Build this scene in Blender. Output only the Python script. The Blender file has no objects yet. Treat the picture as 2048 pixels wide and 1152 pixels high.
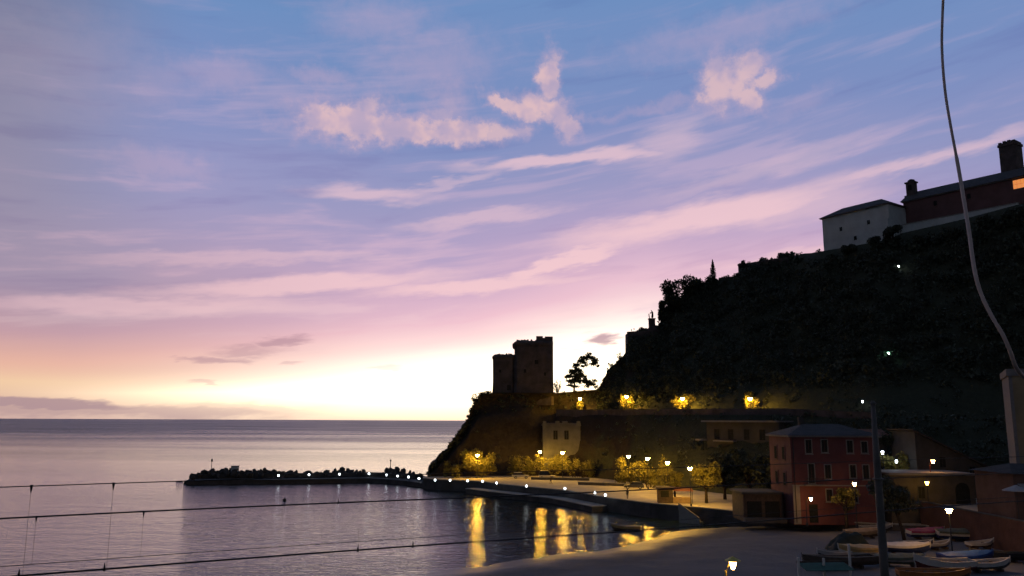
import bpy, bmesh, math, random
from mathutils import Vector, Matrix, noise as mnoise
from mathutils.bvhtree import BVHTree

random.seed(7)
sc = bpy.context.scene
C = sc.collection

# ------------------------------------------------------------------ camera
CAM = Vector((0, 0, 16.4))
FPX = 1600.0                       # focal length for a frame 2048 wide
PITCH = math.atan(265 / 1600)
ROLL = 0.0045
_F = Vector((0, math.cos(PITCH), math.sin(PITCH)))
_U0 = Vector((0, -math.sin(PITCH), math.cos(PITCH)))
_R0 = Vector((1, 0, 0))
_R = _R0 * math.cos(ROLL) + _U0 * math.sin(ROLL)
_U = _U0 * math.cos(ROLL) - _R0 * math.sin(ROLL)
cd = bpy.data.cameras.new('camera'); cam = bpy.data.objects.new('camera', cd); C.objects.link(cam)
cd.sensor_width = 36; cd.lens = 36 * FPX / 2048; cd.clip_start = 0.1; cd.clip_end = 60000
M3 = Matrix((_R, _U, -_F)).transposed()
cam.matrix_world = Matrix.Translation(CAM) @ M3.to_4x4()
sc.camera = cam

def ray(px, py):
    return _F + _R * ((px - 1024) / FPX) + _U * ((576 - py) / FPX)
def P(px, py, Y):                  # point seen at a photo position, at ground distance Y
    d = ray(px, py); return CAM + d * (Y / d.y)
def G(px, py, z):                  # point seen at a photo position, at height z
    d = ray(px, py); return CAM + d * ((z - CAM.z) / d.z)
def AE(px, py):
    d = ray(px, py).normalized(); return math.atan2(d.x, d.y), math.asin(d.z)

# ------------------------------------------------------------------ render settings
vs = sc.view_settings
vs.view_transform = 'Standard'; vs.look = 'None'; vs.exposure = 0.0; vs.gamma = 1.0
vs.use_curve_mapping = False
sc.render.engine = 'CYCLES'
cy = sc.cycles
cy.use_denoising = True
cy.use_adaptive_sampling = True; cy.adaptive_threshold = 0.03; cy.adaptive_min_samples = 12
cy.max_bounces = 6; cy.diffuse_bounces = 2; cy.glossy_bounces = 3; cy.transmission_bounces = 4; cy.transparent_max_bounces = 6
cy.sample_clamp_indirect = 4.0
cy.caustics_reflective = False; cy.caustics_refractive = False

def lin(c):
    return tuple(((v / 255) / 12.92 if v <= 10 else ((v / 255 + 0.055) / 1.055) ** 2.4) for v in c)

# ------------------------------------------------------------------ sky
world = bpy.data.worlds.new('World'); sc.world = world; world.use_nodes = True
world.cycles.sampling_method = 'NONE'
wt = world.node_tree
for n in list(wt.nodes): wt.nodes.remove(n)

class NT:
    def __init__(s, t, dim='3D'): s.t = t; s.dim = dim
    def n(s, typ, **kw):
        o = s.t.nodes.new(typ)
        for k, v in kw.items(): setattr(o, k, v)
        return o
    def put(s, sock, v):
        if hasattr(v, 'is_output') or isinstance(v, bpy.types.NodeSocket): s.t.links.new(v, sock)
        elif v is not None:
            if hasattr(sock.default_value, '__len__') and len(sock.default_value) == 4 and len(v) == 3: v = (*v, 1)
            sock.default_value = v
    def m(s, op, a, b=None, c=None, clamp=False):
        o = s.n('ShaderNodeMath', operation=op, use_clamp=clamp)
        for i, v in enumerate((a, b, c)):
            if v is not None: s.put(o.inputs[i], v)
        return o.outputs[0]
    def vm(s, op, a, b=None, out=0):
        o = s.n('ShaderNodeVectorMath', operation=op); s.put(o.inputs[0], a)
        if b is not None: s.put(o.inputs[1], b)
        return o.outputs[out]
    def sm(s, v, a, b, lo=0.0, hi=1.0, t='SMOOTHSTEP'):
        o = s.n('ShaderNodeMapRange', interpolation_type=t)
        for i, q in enumerate((v, a, b, lo, hi)): s.put(o.inputs[i], q)
        return o.outputs[0]
    def mix(s, f, a, b, blend='MIX'):
        o = s.n('ShaderNodeMix', data_type='RGBA', blend_type=blend)
        s.put(o.inputs[0], f); s.put(o.inputs[6], a); s.put(o.inputs[7], b)
        return o.outputs[2]
    def noise(s, vec, scale, detail=5, rough=0.55, dist=0.0, out='Fac'):
        o = s.n('ShaderNodeTexNoise'); o.noise_dimensions = s.dim; s.put(o.inputs['Vector'], vec)
        o.inputs['Scale'].default_value = scale; o.inputs['Detail'].default_value = detail
        o.inputs['Roughness'].default_value = rough; o.inputs['Distortion'].default_value = dist
        return o.outputs[out]
    def ramp(s, f, stops):
        o = s.n('ShaderNodeValToRGB'); s.put(o.inputs[0], f)
        el = o.color_ramp.elements
        while len(el) < len(stops): el.new(0.5)
        for e, (p, c) in zip(el, stops):
            e.position = p
        for e, (p, c) in zip(el, stops): e.color = (*c, 1)
        return o.outputs[0]
    def xyz(s, x, y, z=0.0):
        o = s.n('ShaderNodeCombineXYZ')
        for i, q in enumerate((x, y, z)): s.put(o.inputs[i], q)
        return o.outputs[0]

W = NT(wt, '2D')
tc = W.n('ShaderNodeTexCoord')
sep = W.n('ShaderNodeSeparateXYZ'); wt.links.new(tc.outputs['Generated'], sep.inputs[0])
az = W.m('ARCTAN2', sep.outputs[0], sep.outputs[1])
el = W.m('ARCSINE', sep.outputs[2], clamp=False)
elp = W.m('MAXIMUM', el, 0.0)
azc = W.m('MINIMUM', W.m('MAXIMUM', az, -0.5), 0.5)
tilt = W.m('MULTIPLY', W.m('MULTIPLY', azc, 0.13),
           W.m('MULTIPLY', W.sm(elp, 0.0, 0.06), W.sm(elp, 0.10, 0.38, 1.0, 0.0)))
# soft large-scale unevenness of the gradient
big = W.noise(W.xyz(W.m('MULTIPLY', az, 2.2), W.m('MULTIPLY', el, 7.0)), 1.0, 2, 0.5)
e2 = W.m('ADD', W.m('SUBTRACT', elp, tilt), W.m('MULTIPLY', W.m('SUBTRACT', big, 0.5), W.sm(elp, 0.04, 0.2, 0.0, 0.10)))
HP = math.pi / 2
def stops(lst): return [(e / HP, tuple(v * g for v in lin(c))) for e, c, g in lst]
rp = W.m('DIVIDE', e2, HP)
colC = W.ramp(rp, stops([(0, (255, 232, 202), 1.15), (.03, (255, 234, 196), 2.2), (.055, (255, 238, 204), 2.8), (.083, (255, 236, 222), 1.45),
    (.108, (252, 224, 224), 1.0), (.135, (228, 188, 206), 1), (.175, (198, 168, 198), 1), (.22, (170, 156, 195), 1), (.28, (148, 149, 192), 1),
    (.36, (122, 140, 190), 1), (.50, (106, 140, 190), 1), (.85, (66, 90, 132), 1), (1.57, (54, 69, 98), 1)]))
colL = W.ramp(rp, stops([(0, (208, 176, 166), 1.0), (.03, (218, 184, 165), 1), (.085, (236, 200, 165), 1), (.125, (226, 176, 160), 1),
    (.16, (190, 152, 165), 1), (.21, (160, 143, 168), 1), (.29, (146, 139, 165), 1), (.38, (129, 131, 160), 1),
    (.50, (108, 117, 152), 1), (.85, (64, 80, 112), 1), (1.57, (54, 69, 98), 1)]))
colA = W.ramp(rp, stops([(0, (68, 70, 76), 1.0), (.12, (74, 75, 83), 1), (.3, (71, 77, 91), 1), (.9, (64, 76, 99), 1), (1.57, (54, 69, 98), 1)]))
wLlow = W.sm(az, -0.60, -0.06, 1.0, 0.0); wLhigh = W.sm(az, -0.62, -0.38, 1.0, 0.0); up = W.sm(el, 0.14, 0.30)
wL = W.m('ADD', W.m('MULTIPLY', wLlow, W.m('SUBTRACT', 1.0, up)), W.m('MULTIPLY', wLhigh, up))
wR = W.sm(az, 0.6, 1.5, 0.0, 1.0)
wLR = W.m('MAXIMUM', wL, wR)
wA = W.sm(W.m('ABSOLUTE', az), 0.75, 1.7)
base = W.mix(wA, W.mix(wLR, colC, colL), colA)
# a little real twilight scattering under the cloud light
sky = W.n('ShaderNodeTexSky', sky_type='NISHITA'); sky.sun_disc = False
sky.sun_elevation = math.radians(0.4); sky.sun_rotation = math.radians(-2); sky.altitude = 20
base = W.mix(1.0, base, W.mix(1.0, sky.outputs[0], (0.015, 0.015, 0.015), 'MULTIPLY'), 'ADD')

# --- streaked high cloud
sv = W.m('SUBTRACT', el, W.m('ADD', W.m('MULTIPLY', az, 0.10),
        W.m('MULTIPLY', W.m('POWER', W.m('MAXIMUM', W.m('ADD', azc, 0.35), 0.0), 2.0), 0.05)))
warp = W.noise(W.xyz(W.m('MULTIPLY', az, 3.0), W.m('MULTIPLY', sv, 9.0)), 1.0, 3, 0.55, 0.0, 'Color')
wv = W.vm('SCALE', W.vm('SUBTRACT', warp, (0.5, 0.5, 0.5))); wv.node.inputs['Scale'].default_value = 0.9
st1 = W.noise(W.vm('ADD', W.xyz(W.m('MULTIPLY', az, 2.4), W.m('MULTIPLY', sv, 22.0)), wv), 1.0, 5, 0.55)
st2 = W.noise(W.vm('ADD', W.xyz(W.m('MULTIPLY', az, 7.0), W.m('MULTIPLY', sv, 60.0), 3.3), wv), 1.0, 3, 0.6)
stk = W.m('ADD', W.m('MULTIPLY', st1, 0.7), W.m('MULTIPLY', st2, 0.3))
litp = W.ramp(W.m('DIVIDE', elp, HP), stops([(0, (255, 235, 215), 1), (.09, (252, 218, 216), 1), (.16, (238, 196, 208), 1), (.25, (214, 182, 205), 1), (.40, (172, 164, 200), 1), (.55, (134, 146, 190), 1), (1.57, (52, 66, 96), 1)]))
lita = W.mix(W.m('MAXIMUM', wA, W.m('MULTIPLY', wLR, 0.55)), litp, W.mix(0.5, litp, (0.18, 0.17, 0.23)))
lita = W.mix(wA, lita, W.mix(1.0, colA, (1.3, 1.25, 1.3), 'MULTIPLY'))
shd = W.mix(1.0, base, (0.80, 0.78, 0.88), 'MULTIPLY')
fade = W.sm(el, 0.05, 0.14)
base = W.mix(W.m('MULTIPLY', W.sm(stk, 0.47, 0.30), W.m('MULTIPLY', fade, 0.6)), base, shd)
base = W.mix(W.m('MULTIPLY', W.sm(stk, 0.50, 0.68), W.m('MULTIPLY', fade, 0.5)), base, lita)

# --- single clouds, each an uneven soft ellipse fixed in the sky (worked out only in the quarter of the sky they float in)
open_sky = base
near_sun = W.m('MULTIPLY', W.m('LESS_THAN', W.m('ABSOLUTE', az), 0.95), W.m('LESS_THAN', W.m('ABSOLUTE', W.m('SUBTRACT', el, 0.28)), 0.30))
fine = W.noise(W.xyz(az, el), 24.0, 6, 0.62, 0.0, 'Color')
fv = W.vm('MULTIPLY', W.vm('SUBTRACT', fine, (0.5, 0.5, 0.5)), (0.044, 0.034, 0.0))
vp = W.vm('ADD', W.xyz(az, el), fv)
fine2 = W.noise(W.xyz(W.m('MULTIPLY', az, 9.0), W.m('MULTIPLY', sv, 40.0)), 1.0, 4, 0.6, 0.0, 'Color')
fv2 = W.vm('MULTIPLY', W.vm('SUBTRACT', fine2, (0.5, 0.5, 0.5)), (0.10, 0.030, 0.0))
vst = W.vm('ADD', W.xyz(az, el), fv2)
wisp = W.noise(W.xyz(W.m('MULTIPLY', az, 0.8), W.m('MULTIPLY', el, 1.0)), 46.0, 6, 0.62)
wz = W.m('MULTIPLY', W.m('SUBTRACT', wisp, 0.5), 1.5)
def blob(vec, px, py, rx, ry, tilt_, strength, soft, frayed=False):
    a, e = AE(px, py)
    mp = W.n('ShaderNodeMapping', vector_type='TEXTURE'); wt.links.new(vec, mp.inputs['Vector'])
    mp.inputs['Location'].default_value = (a, e, 0); mp.inputs['Rotation'].default_value = (0, 0, tilt_)
    mp.inputs['Scale'].default_value = (rx / FPX, ry / FPX, 1)
    ln = W.vm('LENGTH', mp.outputs[0], out='Value')
    if frayed: ln = W.m('ADD', ln, wz); soft *= 1.45
    return W.sm(ln, 1.0 + soft * 0.5, 1.0 - soft * 0.5, 0.0, strength)
def group(vec, lst, frayed=False):
    acc = None
    for b in lst:
        q = blob(vec, *b, frayed)
        acc = q if acc is None else W.m('MAXIMUM', acc, q)
    return acc
puffs = group(vp, [
    (690, 244, 108, 40, .03, .90, .8), (630, 246, 50, 26, 0, .85, .8), (735, 215, 44, 24, .1, .75, .9), (800, 258, 90, 26, 0, .9, .8), (900, 264, 120, 24, .06, .92, .7), (905, 205, 32, 36, .4, .50, 1.1), (880, 235, 40, 24, 0, .6, 1.0), (1000, 264, 64, 18, .03, .8, .9), (1035, 262, 34, 9, -.05, .7, .9),
    (1098, 160, 24, 56, -.10, .92, .8), (1108, 116, 20, 16, 0, .7, 1.0), (1085, 214, 64, 24, -.22, .95, .8), (1010, 209, 50, 13, -.30, .88, .8), (1060, 226, 60, 18, -.3, .9, .8), (1126, 244, 28, 38, .5, .95, .7), (1152, 234, 26, 9, 0, .5, 1.0),
    (1445, 170, 42, 52, .0, .85, .9), (1480, 166, 46, 50, .0, .85, .9), (1500, 132, 30, 22, 0, .8, 1.0), (1500, 198, 30, 26, 0, .85, .9), (1535, 156, 32, 15, .1, .8, .9), (1425, 140, 26, 22, 0, .8, .9), (1330, 209, 120, 9, .13, .42, 1.3), (1225, 228, 60, 7, .1, .35, 1.3)], True)
soft = group(vp, [
    (870, 125, 105, 45, .1, .45, 1.6), (440, 148, 80, 30, .05, .50, 1.5), (310, 165, 65, 38, 0, .36, 1.6), (325, 330, 80, 24, 0, .50, 1.2), (640, 152, 52, 14, 0, .5, 1.3), (750, 40, 90, 32, 0, .42, 1.6),
    (1440, 68, 170, 26, .12, .40, 1.6), (130, 120, 120, 60, 0, .3, 1.7), (1600, 205, 60, 14, .3, .28, 1.4), (560, 190, 190, 30, 0, .25, 1.7)], True)
strk = group(vst, [
    (740, 388, 110, 15, .04, .65, 1.3), (1140, 320, 190, 14, .08, .8, 1.1), (1350, 275, 75, 30, .35, .42, 1.5), (1400, 436, 270, 30, .14, .95, 1.1), (1580, 420, 150, 24, .10, .5, 1.4),
    (1125, 525, 150, 15, .30, .98, 1.0), (960, 572, 190, 13, .08, .9, 1.1), (600, 572, 260, 16, .10, .85, 1.2), (280, 612, 240, 15, .07, .7, 1.3), (480, 518, 260, 9, .08, .42, 1.4), (960, 440, 150, 12, .14, .50, 1.3),
    (1820, 330, 220, 12, .17, .6, 1.4), (1640, 500, 190, 9, .12, .5, 1.3), (900, 365, 110, 8, .20, .4, 1.3), (1500, 345, 200, 14, .2, .3, 1.5)])
dark = group(vst, [
    (1200, 677, 36, 11, .0, .80, 1.0), (565, 686, 46, 8, .03, .62, 1.1), (505, 700, 55, 8, .03, .45, 1.2), (440, 716, 44, 7, .03, .55, 1.1), (395, 716, 40, 3, 0, .4, 1.2), (590, 730, 30, 4, 0, .3, 1.2), (770, 741, 26, 4, 0, .22, 1.2), (1150, 694, 50, 3, .04, .28, 1.2), (390, 770, 30, 4, 0, .3, 1.2)])
bank = group(vst, [(30, 806, 210, 13, -.02, .85, .7), (-300, 806, 300, 16, .0, .85, .8), (180, 822, 330, 13, -.01, .55, 1.0), (470, 818, 150, 10, 0, .30, 1.2)])
texn = W.noise(W.xyz(az, el), 24.0, 3, 0.5)
pm = W.m('MULTIPLY', W.m('MULTIPLY', puffs, .92), W.sm(texn, 0.25, 0.55, 0.75, 1.0))
puffcol = W.mix(W.m('MULTIPLY', W.sm(texn, 0.36, 0.62, .35, 1.0), W.sm(puffs, .35, .9)), lin((184, 164, 194)), lin((230, 192, 193)))
softc = W.mix(wLR, lin((186, 166, 196)), lin((168, 152, 172)))
strc = litp
base = W.mix(soft, base, softc)
base = W.mix(strk, base, W.mix(W.m('MULTIPLY', wLR, 0.6), W.mix(0.6, litp, lin((250, 208, 208))), lin((205, 170, 182))))
base = W.mix(pm, base, puffcol)
base = W.mix(dark, base, lin((172, 134, 150)))
base = W.mix(bank, base, lin((170, 140, 148)))
bg = W.n('ShaderNodeBackground'); wt.links.new(base, bg.inputs[0]); bg.inputs[1].default_value = 1.0
bg0 = W.n('ShaderNodeBackground'); wt.links.new(open_sky, bg0.inputs[0]); bg0.inputs[1].default_value = 1.0
mx = W.n('ShaderNodeMixShader'); wt.links.new(near_sun, mx.inputs[0]); wt.links.new(bg0.outputs[0], mx.inputs[1]); wt.links.new(bg.outputs[0], mx.inputs[2])
wo = W.n('ShaderNodeOutputWorld'); wt.links.new(mx.outputs[0], wo.inputs[0])
# the sun itself has set behind the headland: no sun lamp

# ------------------------------------------------------------------ materials
MATS = {}
def mat(name, col, rough=0.85, var=0.25, scale=1.5, bump=0.0, bscale=8.0, metal=0.0, col2=None, spec=0.3):
    if name in MATS: return MATS[name]
    m = bpy.data.materials.new(name); m.use_nodes = True
    t = NT(m.node_tree); b = m.node_tree.nodes['Principled BSDF']
    c = t.n('ShaderNodeTexCoord').outputs['Object']
    n1 = t.noise(c, scale, 5, 0.6)
    c2 = col2 if col2 else tuple(v * (1 - var) for v in col)
    c1 = col if col2 else tuple(min(1, v * (1 + var)) for v in col)
    cc = t.mix(t.sm(n1, 0.3, 0.7), c2, c1)
    n2 = t.noise(c, scale * 9, 3, 0.6)
    cc = t.mix(0.35, cc, t.mix(n2, tuple(v * .55 for v in c2), c1))
    m.node_tree.links.new(cc, b.inputs['Base Color'])
    b.inputs['Roughness'].default_value = rough; b.inputs['Metallic'].default_value = metal
    b.inputs['Specular IOR Level'].default_value = spec
    if bump:
        bn = t.n('ShaderNodeBump'); bn.inputs['Strength'].default_value = bump; bn.inputs['Distance'].default_value = 0.1
        t.put(bn.inputs['Height'], t.noise(c, bscale, 5, 0.6)); m.node_tree.links.new(bn.outputs[0], b.inputs['Normal'])
    MATS[name] = m; return m
def glow(name, col, strength):
    if name in MATS: return MATS[name]
    m = bpy.data.materials.new(name); m.use_nodes = True
    b = m.node_tree.nodes['Principled BSDF']
    b.inputs['Base Color'].default_value = (.8, .8, .75, 1)
    b.inputs['Emission Color'].default_value = (*col, 1); b.inputs['Emission Strength'].default_value = strength
    MATS[name] = m; return m

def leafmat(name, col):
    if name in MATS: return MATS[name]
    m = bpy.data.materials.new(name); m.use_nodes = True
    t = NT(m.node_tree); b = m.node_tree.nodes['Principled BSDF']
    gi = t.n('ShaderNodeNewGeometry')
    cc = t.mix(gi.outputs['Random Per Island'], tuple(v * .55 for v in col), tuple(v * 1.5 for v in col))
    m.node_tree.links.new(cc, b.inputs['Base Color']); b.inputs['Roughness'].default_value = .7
    b.inputs['Specular IOR Level'].default_value = .25
    MATS[name] = m; return m

m_rock = mat('cliff rock', (.07, .06, .05), .95, .4, .25, .8, 1.2)
m_boulder = mat('breakwater rock', (.06, .057, .055), .9, .35, .6, .6, 3)
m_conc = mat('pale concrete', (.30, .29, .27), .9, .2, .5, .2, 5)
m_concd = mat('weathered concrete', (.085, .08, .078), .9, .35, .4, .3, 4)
m_pave = mat('paving', (.46, .41, .34), .85, .18, .35, .15, 6)
m_stone = mat('old masonry', (.10, .08, .075), .95, .4, .5, .7, 2.5)
m_plw = mat('greyed white plaster', (.54, .57, .55), .9, .16, .3, .15, 5)
m_dim = mat('shade toned plaster', (.15, .145, .14), .9, .25, .5, .2, 5)  # white plaster darkened in its colour, as the house stands unlit
m_plp = mat('pink plaster', (.16, .085, .08), .9, .2, .35, .15, 5)
m_red = mat('red plaster', (.155, .060, .062), .88, .2, .5, .12, 6)
m_redl = mat('washed pink plaster', (.13, .06, .062), .88, .2, .5, .12, 6)
m_cream = mat('cream plaster', (.32, .24, .14), .88, .18, .5, .1, 6)
m_ltrim = mat('pale stone trim', (.24, .215, .205), .8, .15, 1.5, .1, 8)
m_grey = mat('grey plaster', (.075, .07, .066), .9, .22, .5, .15, 5)
m_roof = mat('slate roof', (.060, .052, .048), .8, .3, 1.2, .4, 6)
m_rooft = mat('clay roof', (.20, .10, .07), .85, .3, 1.2, .4, 6)
m_shut = mat('dark shutter', (.03, .032, .03), .95, .3, 3, spec=.05)
m_glass = mat('window glass', (.02, .022, .025), .08, .1, 1, spec=.5)
m_iron = mat('painted iron', (.03, .032, .035), .5, .3, 4, spec=.4)
m_steel = mat('galvanised mast', (.10, .095, .088), .65, .25, 2, .1, 6, spec=.35)
m_wire = mat('weathered wire', (.03, .028, .03), .6, .2, 3)
m_cable = mat('tan sheath with room light', (.62, .48, .42), .55, .15, 20, spec=.3)  # sheath colour paled to carry warm light from the nearby room
m_wood = mat('weathered wood', (.09, .065, .05), .85, .35, 2, .3, 10)
m_trunk = mat('bark', (.05, .038, .03), .95, .35, 3, .7, 12)
m_white = mat('white boat paint', (.60, .57, .53), .45, .12, 2, .05, 8, spec=.4)
m_orange = mat('orange paint and lamplight tone', (.42, .16, .045), .5, .2, 2, spec=.4)
m_blue = mat('blue tarpaulin', (.02, .07, .27), .6, .25, 2, .35, 6)
m_bluep = mat('navy boat paint', (.02, .035, .12), .5, .2, 2, spec=.4)
m_pink = mat('pink tarpaulin', (.42, .07, .13), .6, .2, 2, .35, 6)
m_olive = mat('olive tarpaulin', (.13, .14, .10), .7, .2, 2, .4, 6)
m_green = mat('green tarpaulin', (.03, .10, .07), .7, .25, 2, .4, 6)
m_yellow = mat('ochre boat paint', (.42, .29, .12), .5, .2, 2, spec=.4)
m_brown = mat('antifouling red', (.12, .03, .025), .7, .25, 2)
m_tan = mat('tan canvas', (.34, .24, .15), .8, .2, 2, .2, 6)
m_carw = mat('silver car paint', (.45, .44, .42), .35, .05, 1, spec=.5)
m_card = mat('dark car paint', (.04, .04, .05), .35, .1, 1, spec=.5)
m_rubber = mat('rubber', (.02, .02, .02), .9, .2, 5)
m_awn = mat('off white awning', (.38, .35, .34), .8, .12, 2, .1, 6)
l_dark = leafmat('dark evergreen leaves', (.04, .048, .028))
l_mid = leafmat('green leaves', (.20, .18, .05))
l_pine = leafmat('pine needles', (.045, .05, .03))
l_scrub = leafmat('scrub leaves', (.058, .068, .046))

# terrain: rock showing between scrub, by noise
def terrain_mat():
    m = bpy.data.materials.new('hill ground'); m.use_nodes = True
    t = NT(m.node_tree); b = m.node_tree.nodes['Principled BSDF']
    tcn = t.n('ShaderNodeTexCoord').outputs['Object']
    geo = t.n('ShaderNodeNewGeometry'); sp = t.n('ShaderNodeSeparateXYZ'); m.node_tree.links.new(tcn, sp.inputs[0])
    n1 = t.noise(tcn, .09, 6, .6)
    rockc = t.mix(t.noise(tcn, .8, 6, .65), (.022, .018, .015), (.062, .05, .041))
    veg = t.mix(t.noise(tcn, 1.6, 4, .6), (.03, .034, .022), (.065, .07, .045))
    f = t.m('ADD', t.sm(sp.outputs[0], 10, 45, .75, 0.0, 'LINEAR'), t.m('MULTIPLY', t.m('SUBTRACT', n1, .5), 1.6), clamp=True)
    cc = t.mix(t.sm(f, .25, .55), veg, rockc)
    m.node_tree.links.new(cc, b.inputs['Base Color']); b.inputs['Roughness'].default_value = .95; b.inputs['Specular IOR Level'].default_value = .15
    bn = t.n('ShaderNodeBump'); bn.inputs['Strength'].default_value = .9; bn.inputs['Distance'].default_value = .5
    t.put(bn.inputs['Height'], t.noise(tcn, .9, 7, .65)); m.node_tree.links.new(bn.outputs[0], b.inputs['Normal'])
    return m
def sea_mat():
    m = bpy.data.materials.new('sea water'); m.use_nodes = True
    t = NT(m.node_tree); b = m.node_tree.nodes['Principled BSDF']
    tcn = t.n('ShaderNodeTexCoord').outputs['Object']
    b.inputs['Base Color'].default_value = (.014, .026, .030, 1)
    b.inputs['IOR'].default_value = 1.33; b.inputs['Specular IOR Level'].default_value = .5
    sp = t.n('ShaderNodeSeparateXYZ'); m.node_tree.links.new(tcn, sp.inputs[0])
    lg = t.m('LOGARITHM', t.m('MAXIMUM', sp.outputs[1], 10.0), 10.0)
    mp1 = t.n('ShaderNodeMapping'); m.node_tree.links.new(tcn, mp1.inputs[0]); mp1.inputs['Scale'].default_value = (.10, .30, 1); mp1.inputs['Rotation'].default_value = (0, 0, .25)
    mp2 = t.n('ShaderNodeMapping'); m.node_tree.links.new(tcn, mp2.inputs[0]); mp2.inputs['Scale'].default_value = (.55, 1.2, 1); mp2.inputs['Rotation'].default_value = (0, 0, -.2)
    a = t.noise(mp1.outputs[0], 1.0, 4, .55, .3); c = t.noise(mp2.outputs[0], 1.0, 4, .6, .4)
    # breeze: calmer and rougher patches drawn out along the wind
    mp3 = t.n('ShaderNodeMapping'); m.node_tree.links.new(tcn, mp3.inputs[0]); mp3.inputs['Scale'].default_value = (.0022, .010, 1)
    pt = t.sm(t.noise(mp3.outputs[0], 1.0, 4, .6), .35, .65, .45, 1.0)
    m.node_tree.links.new(t.m('MULTIPLY', t.sm(lg, 2.2, 3.35, .03, .37), t.sm(pt, .45, 1.0, .82, 1.14)), b.inputs['Roughness'])
    inner = t.sm(sp.outputs[1], 190, 900, .40, 2.0)
    h = t.m('MULTIPLY', t.m('ADD', t.m('MULTIPLY', a, 1.0), t.m('MULTIPLY', c, .85)), t.m('MULTIPLY', pt, inner))
    bn = t.n('ShaderNodeBump'); bn.inputs['Strength'].default_value = 1.0; bn.inputs['Distance'].default_value = .55
    t.put(bn.inputs['Height'], h); m.node_tree.links.new(bn.outputs[0], b.inputs['Normal'])
    return m
def sand_mat():
    m = bpy.data.materials.new('beach sand'); m.use_nodes = True
    t = NT(m.node_tree); b = m.node_tree.nodes['Principled BSDF']
    tcn = t.n('ShaderNodeTexCoord').outputs['Object']
    sp = t.n('ShaderNodeSeparateXYZ'); m.node_tree.links.new(tcn, sp.inputs[0])
    n1 = t.noise(tcn, .12, 6, .6)
    dry = t.mix(n1, (.082, .088, .100), (.150, .154, .166))
    dry = t.mix(t.m('MULTIPLY', t.sm(t.noise(tcn, 6, 4, .7), .5, .75), .5), dry, (.16, .16, .165))
    hz = t.m('ADD', sp.outputs[2], t.m('MULTIPLY', t.m('SUBTRACT', n1, .5), .5))
    wet = t.sm(hz, .25, 1.15)
    cc = t.mix(wet, (.045, .048, .055), dry); m.node_tree.links.new(cc, b.inputs['Base Color'])
    m.node_tree.links.new(t.sm(hz, .10, .8, .36, .94), b.inputs['Roughness'])
    bn = t.n('ShaderNodeBump'); bn.inputs['Strength'].default_value = .6; bn.inputs['Distance'].default_value = .15
    t.put(bn.inputs['Height'], t.noise(tcn, 1.2, 6, .65)); m.node_tree.links.new(bn.outputs[0], b.inputs['Normal'])
    return m

# ------------------------------------------------------------------ mesh helpers
class MB:
    def __init__(s): s.v = []; s.f = []
    def box(s, x0, x1, y0, y1, z0, z1):
        i = len(s.v)
        s.v += [(x0, y0, z0), (x1, y0, z0), (x1, y1, z0), (x0, y1, z0), (x0, y0, z1), (x1, y0, z1), (x1, y1, z1), (x0, y1, z1)]
        s.f += [(i, i+3, i+2, i+1), (i+4, i+5, i+6, i+7), (i, i+1, i+5, i+4), (i+1, i+2, i+6, i+5), (i+2, i+3, i+7, i+6), (i+3, i, i+4, i+7)]
        return s
    def ring(s, pts, k0=None):
        i = len(s.v); s.v += [tuple(p) for p in pts]
        n = len(pts)
        if k0 is not None:
            for j in range(n): s.f.append((k0 + j, k0 + (j + 1) % n, i + (j + 1) % n, i + j))
        return i
    def loft(s, rings, cap=True):
        k = s.ring(rings[0]); first = k
        for r in rings[1:]: k = s.ring(r, k)
        n = len(rings[0])
        if cap:
            s.f.append(tuple(reversed(range(first, first + n)))); s.f.append(tuple(range(k, k + n)))
        return s
    def lathe(s, prof, n=10, c=(0, 0, 0)):       # prof: (r, z)
        return s.loft([[(c[0] + r * math.cos(2*math.pi*j/n), c[1] + r * math.sin(2*math.pi*j/n), c[2] + z) for j in range(n)] for r, z in prof])
    def tube(s, pts, radii, n=6):
        pts = [Vector(p) for p in pts]
        if not hasattr(radii, '__len__'): radii = [radii] * len(pts)
        rings = []
        for i, p in enumerate(pts):
            d = (pts[min(i+1, len(pts)-1)] - pts[max(i-1, 0)]).normalized()
            a = d.cross(Vector((0, 0, 1)) if abs(d.z) < .9 else Vector((1, 0, 0))).normalized(); b = d.cross(a)
            rings.append([p + (a * math.cos(2*math.pi*j/n) + b * math.sin(2*math.pi*j/n)) * radii[i] for j in range(n)])
        return s.loft(rings)
    def prism(s, poly, z0, z1):                   # poly counter-clockwise in xy
        return s.loft([[(x, y, z0) for x, y in poly], [(x, y, z1) for x, y in poly]])
    def quad(s, a, b, c, d):
        i = len(s.v); s.v += [tuple(a), tuple(b), tuple(c), tuple(d)]; s.f.append((i, i+1, i+2, i+3)); return s
    def mesh(s, name, material, smooth=False):
        me = bpy.data.meshes.new(name); me.from_pydata(s.v, [], s.f); me.update()
        if material: me.materials.append(material)
        if smooth:
            for p in me.polygons: p.use_smooth = True
        return me
    def build(s, name, material, parent=None, smooth=False, loc=None, rot=None):
        o = bpy.data.objects.new(name, s.mesh(name, material, smooth)); C.objects.link(o)
        if parent: o.parent = parent
        if loc: o.location = loc
        if rot: o.rotation_euler = rot
        return o

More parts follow.
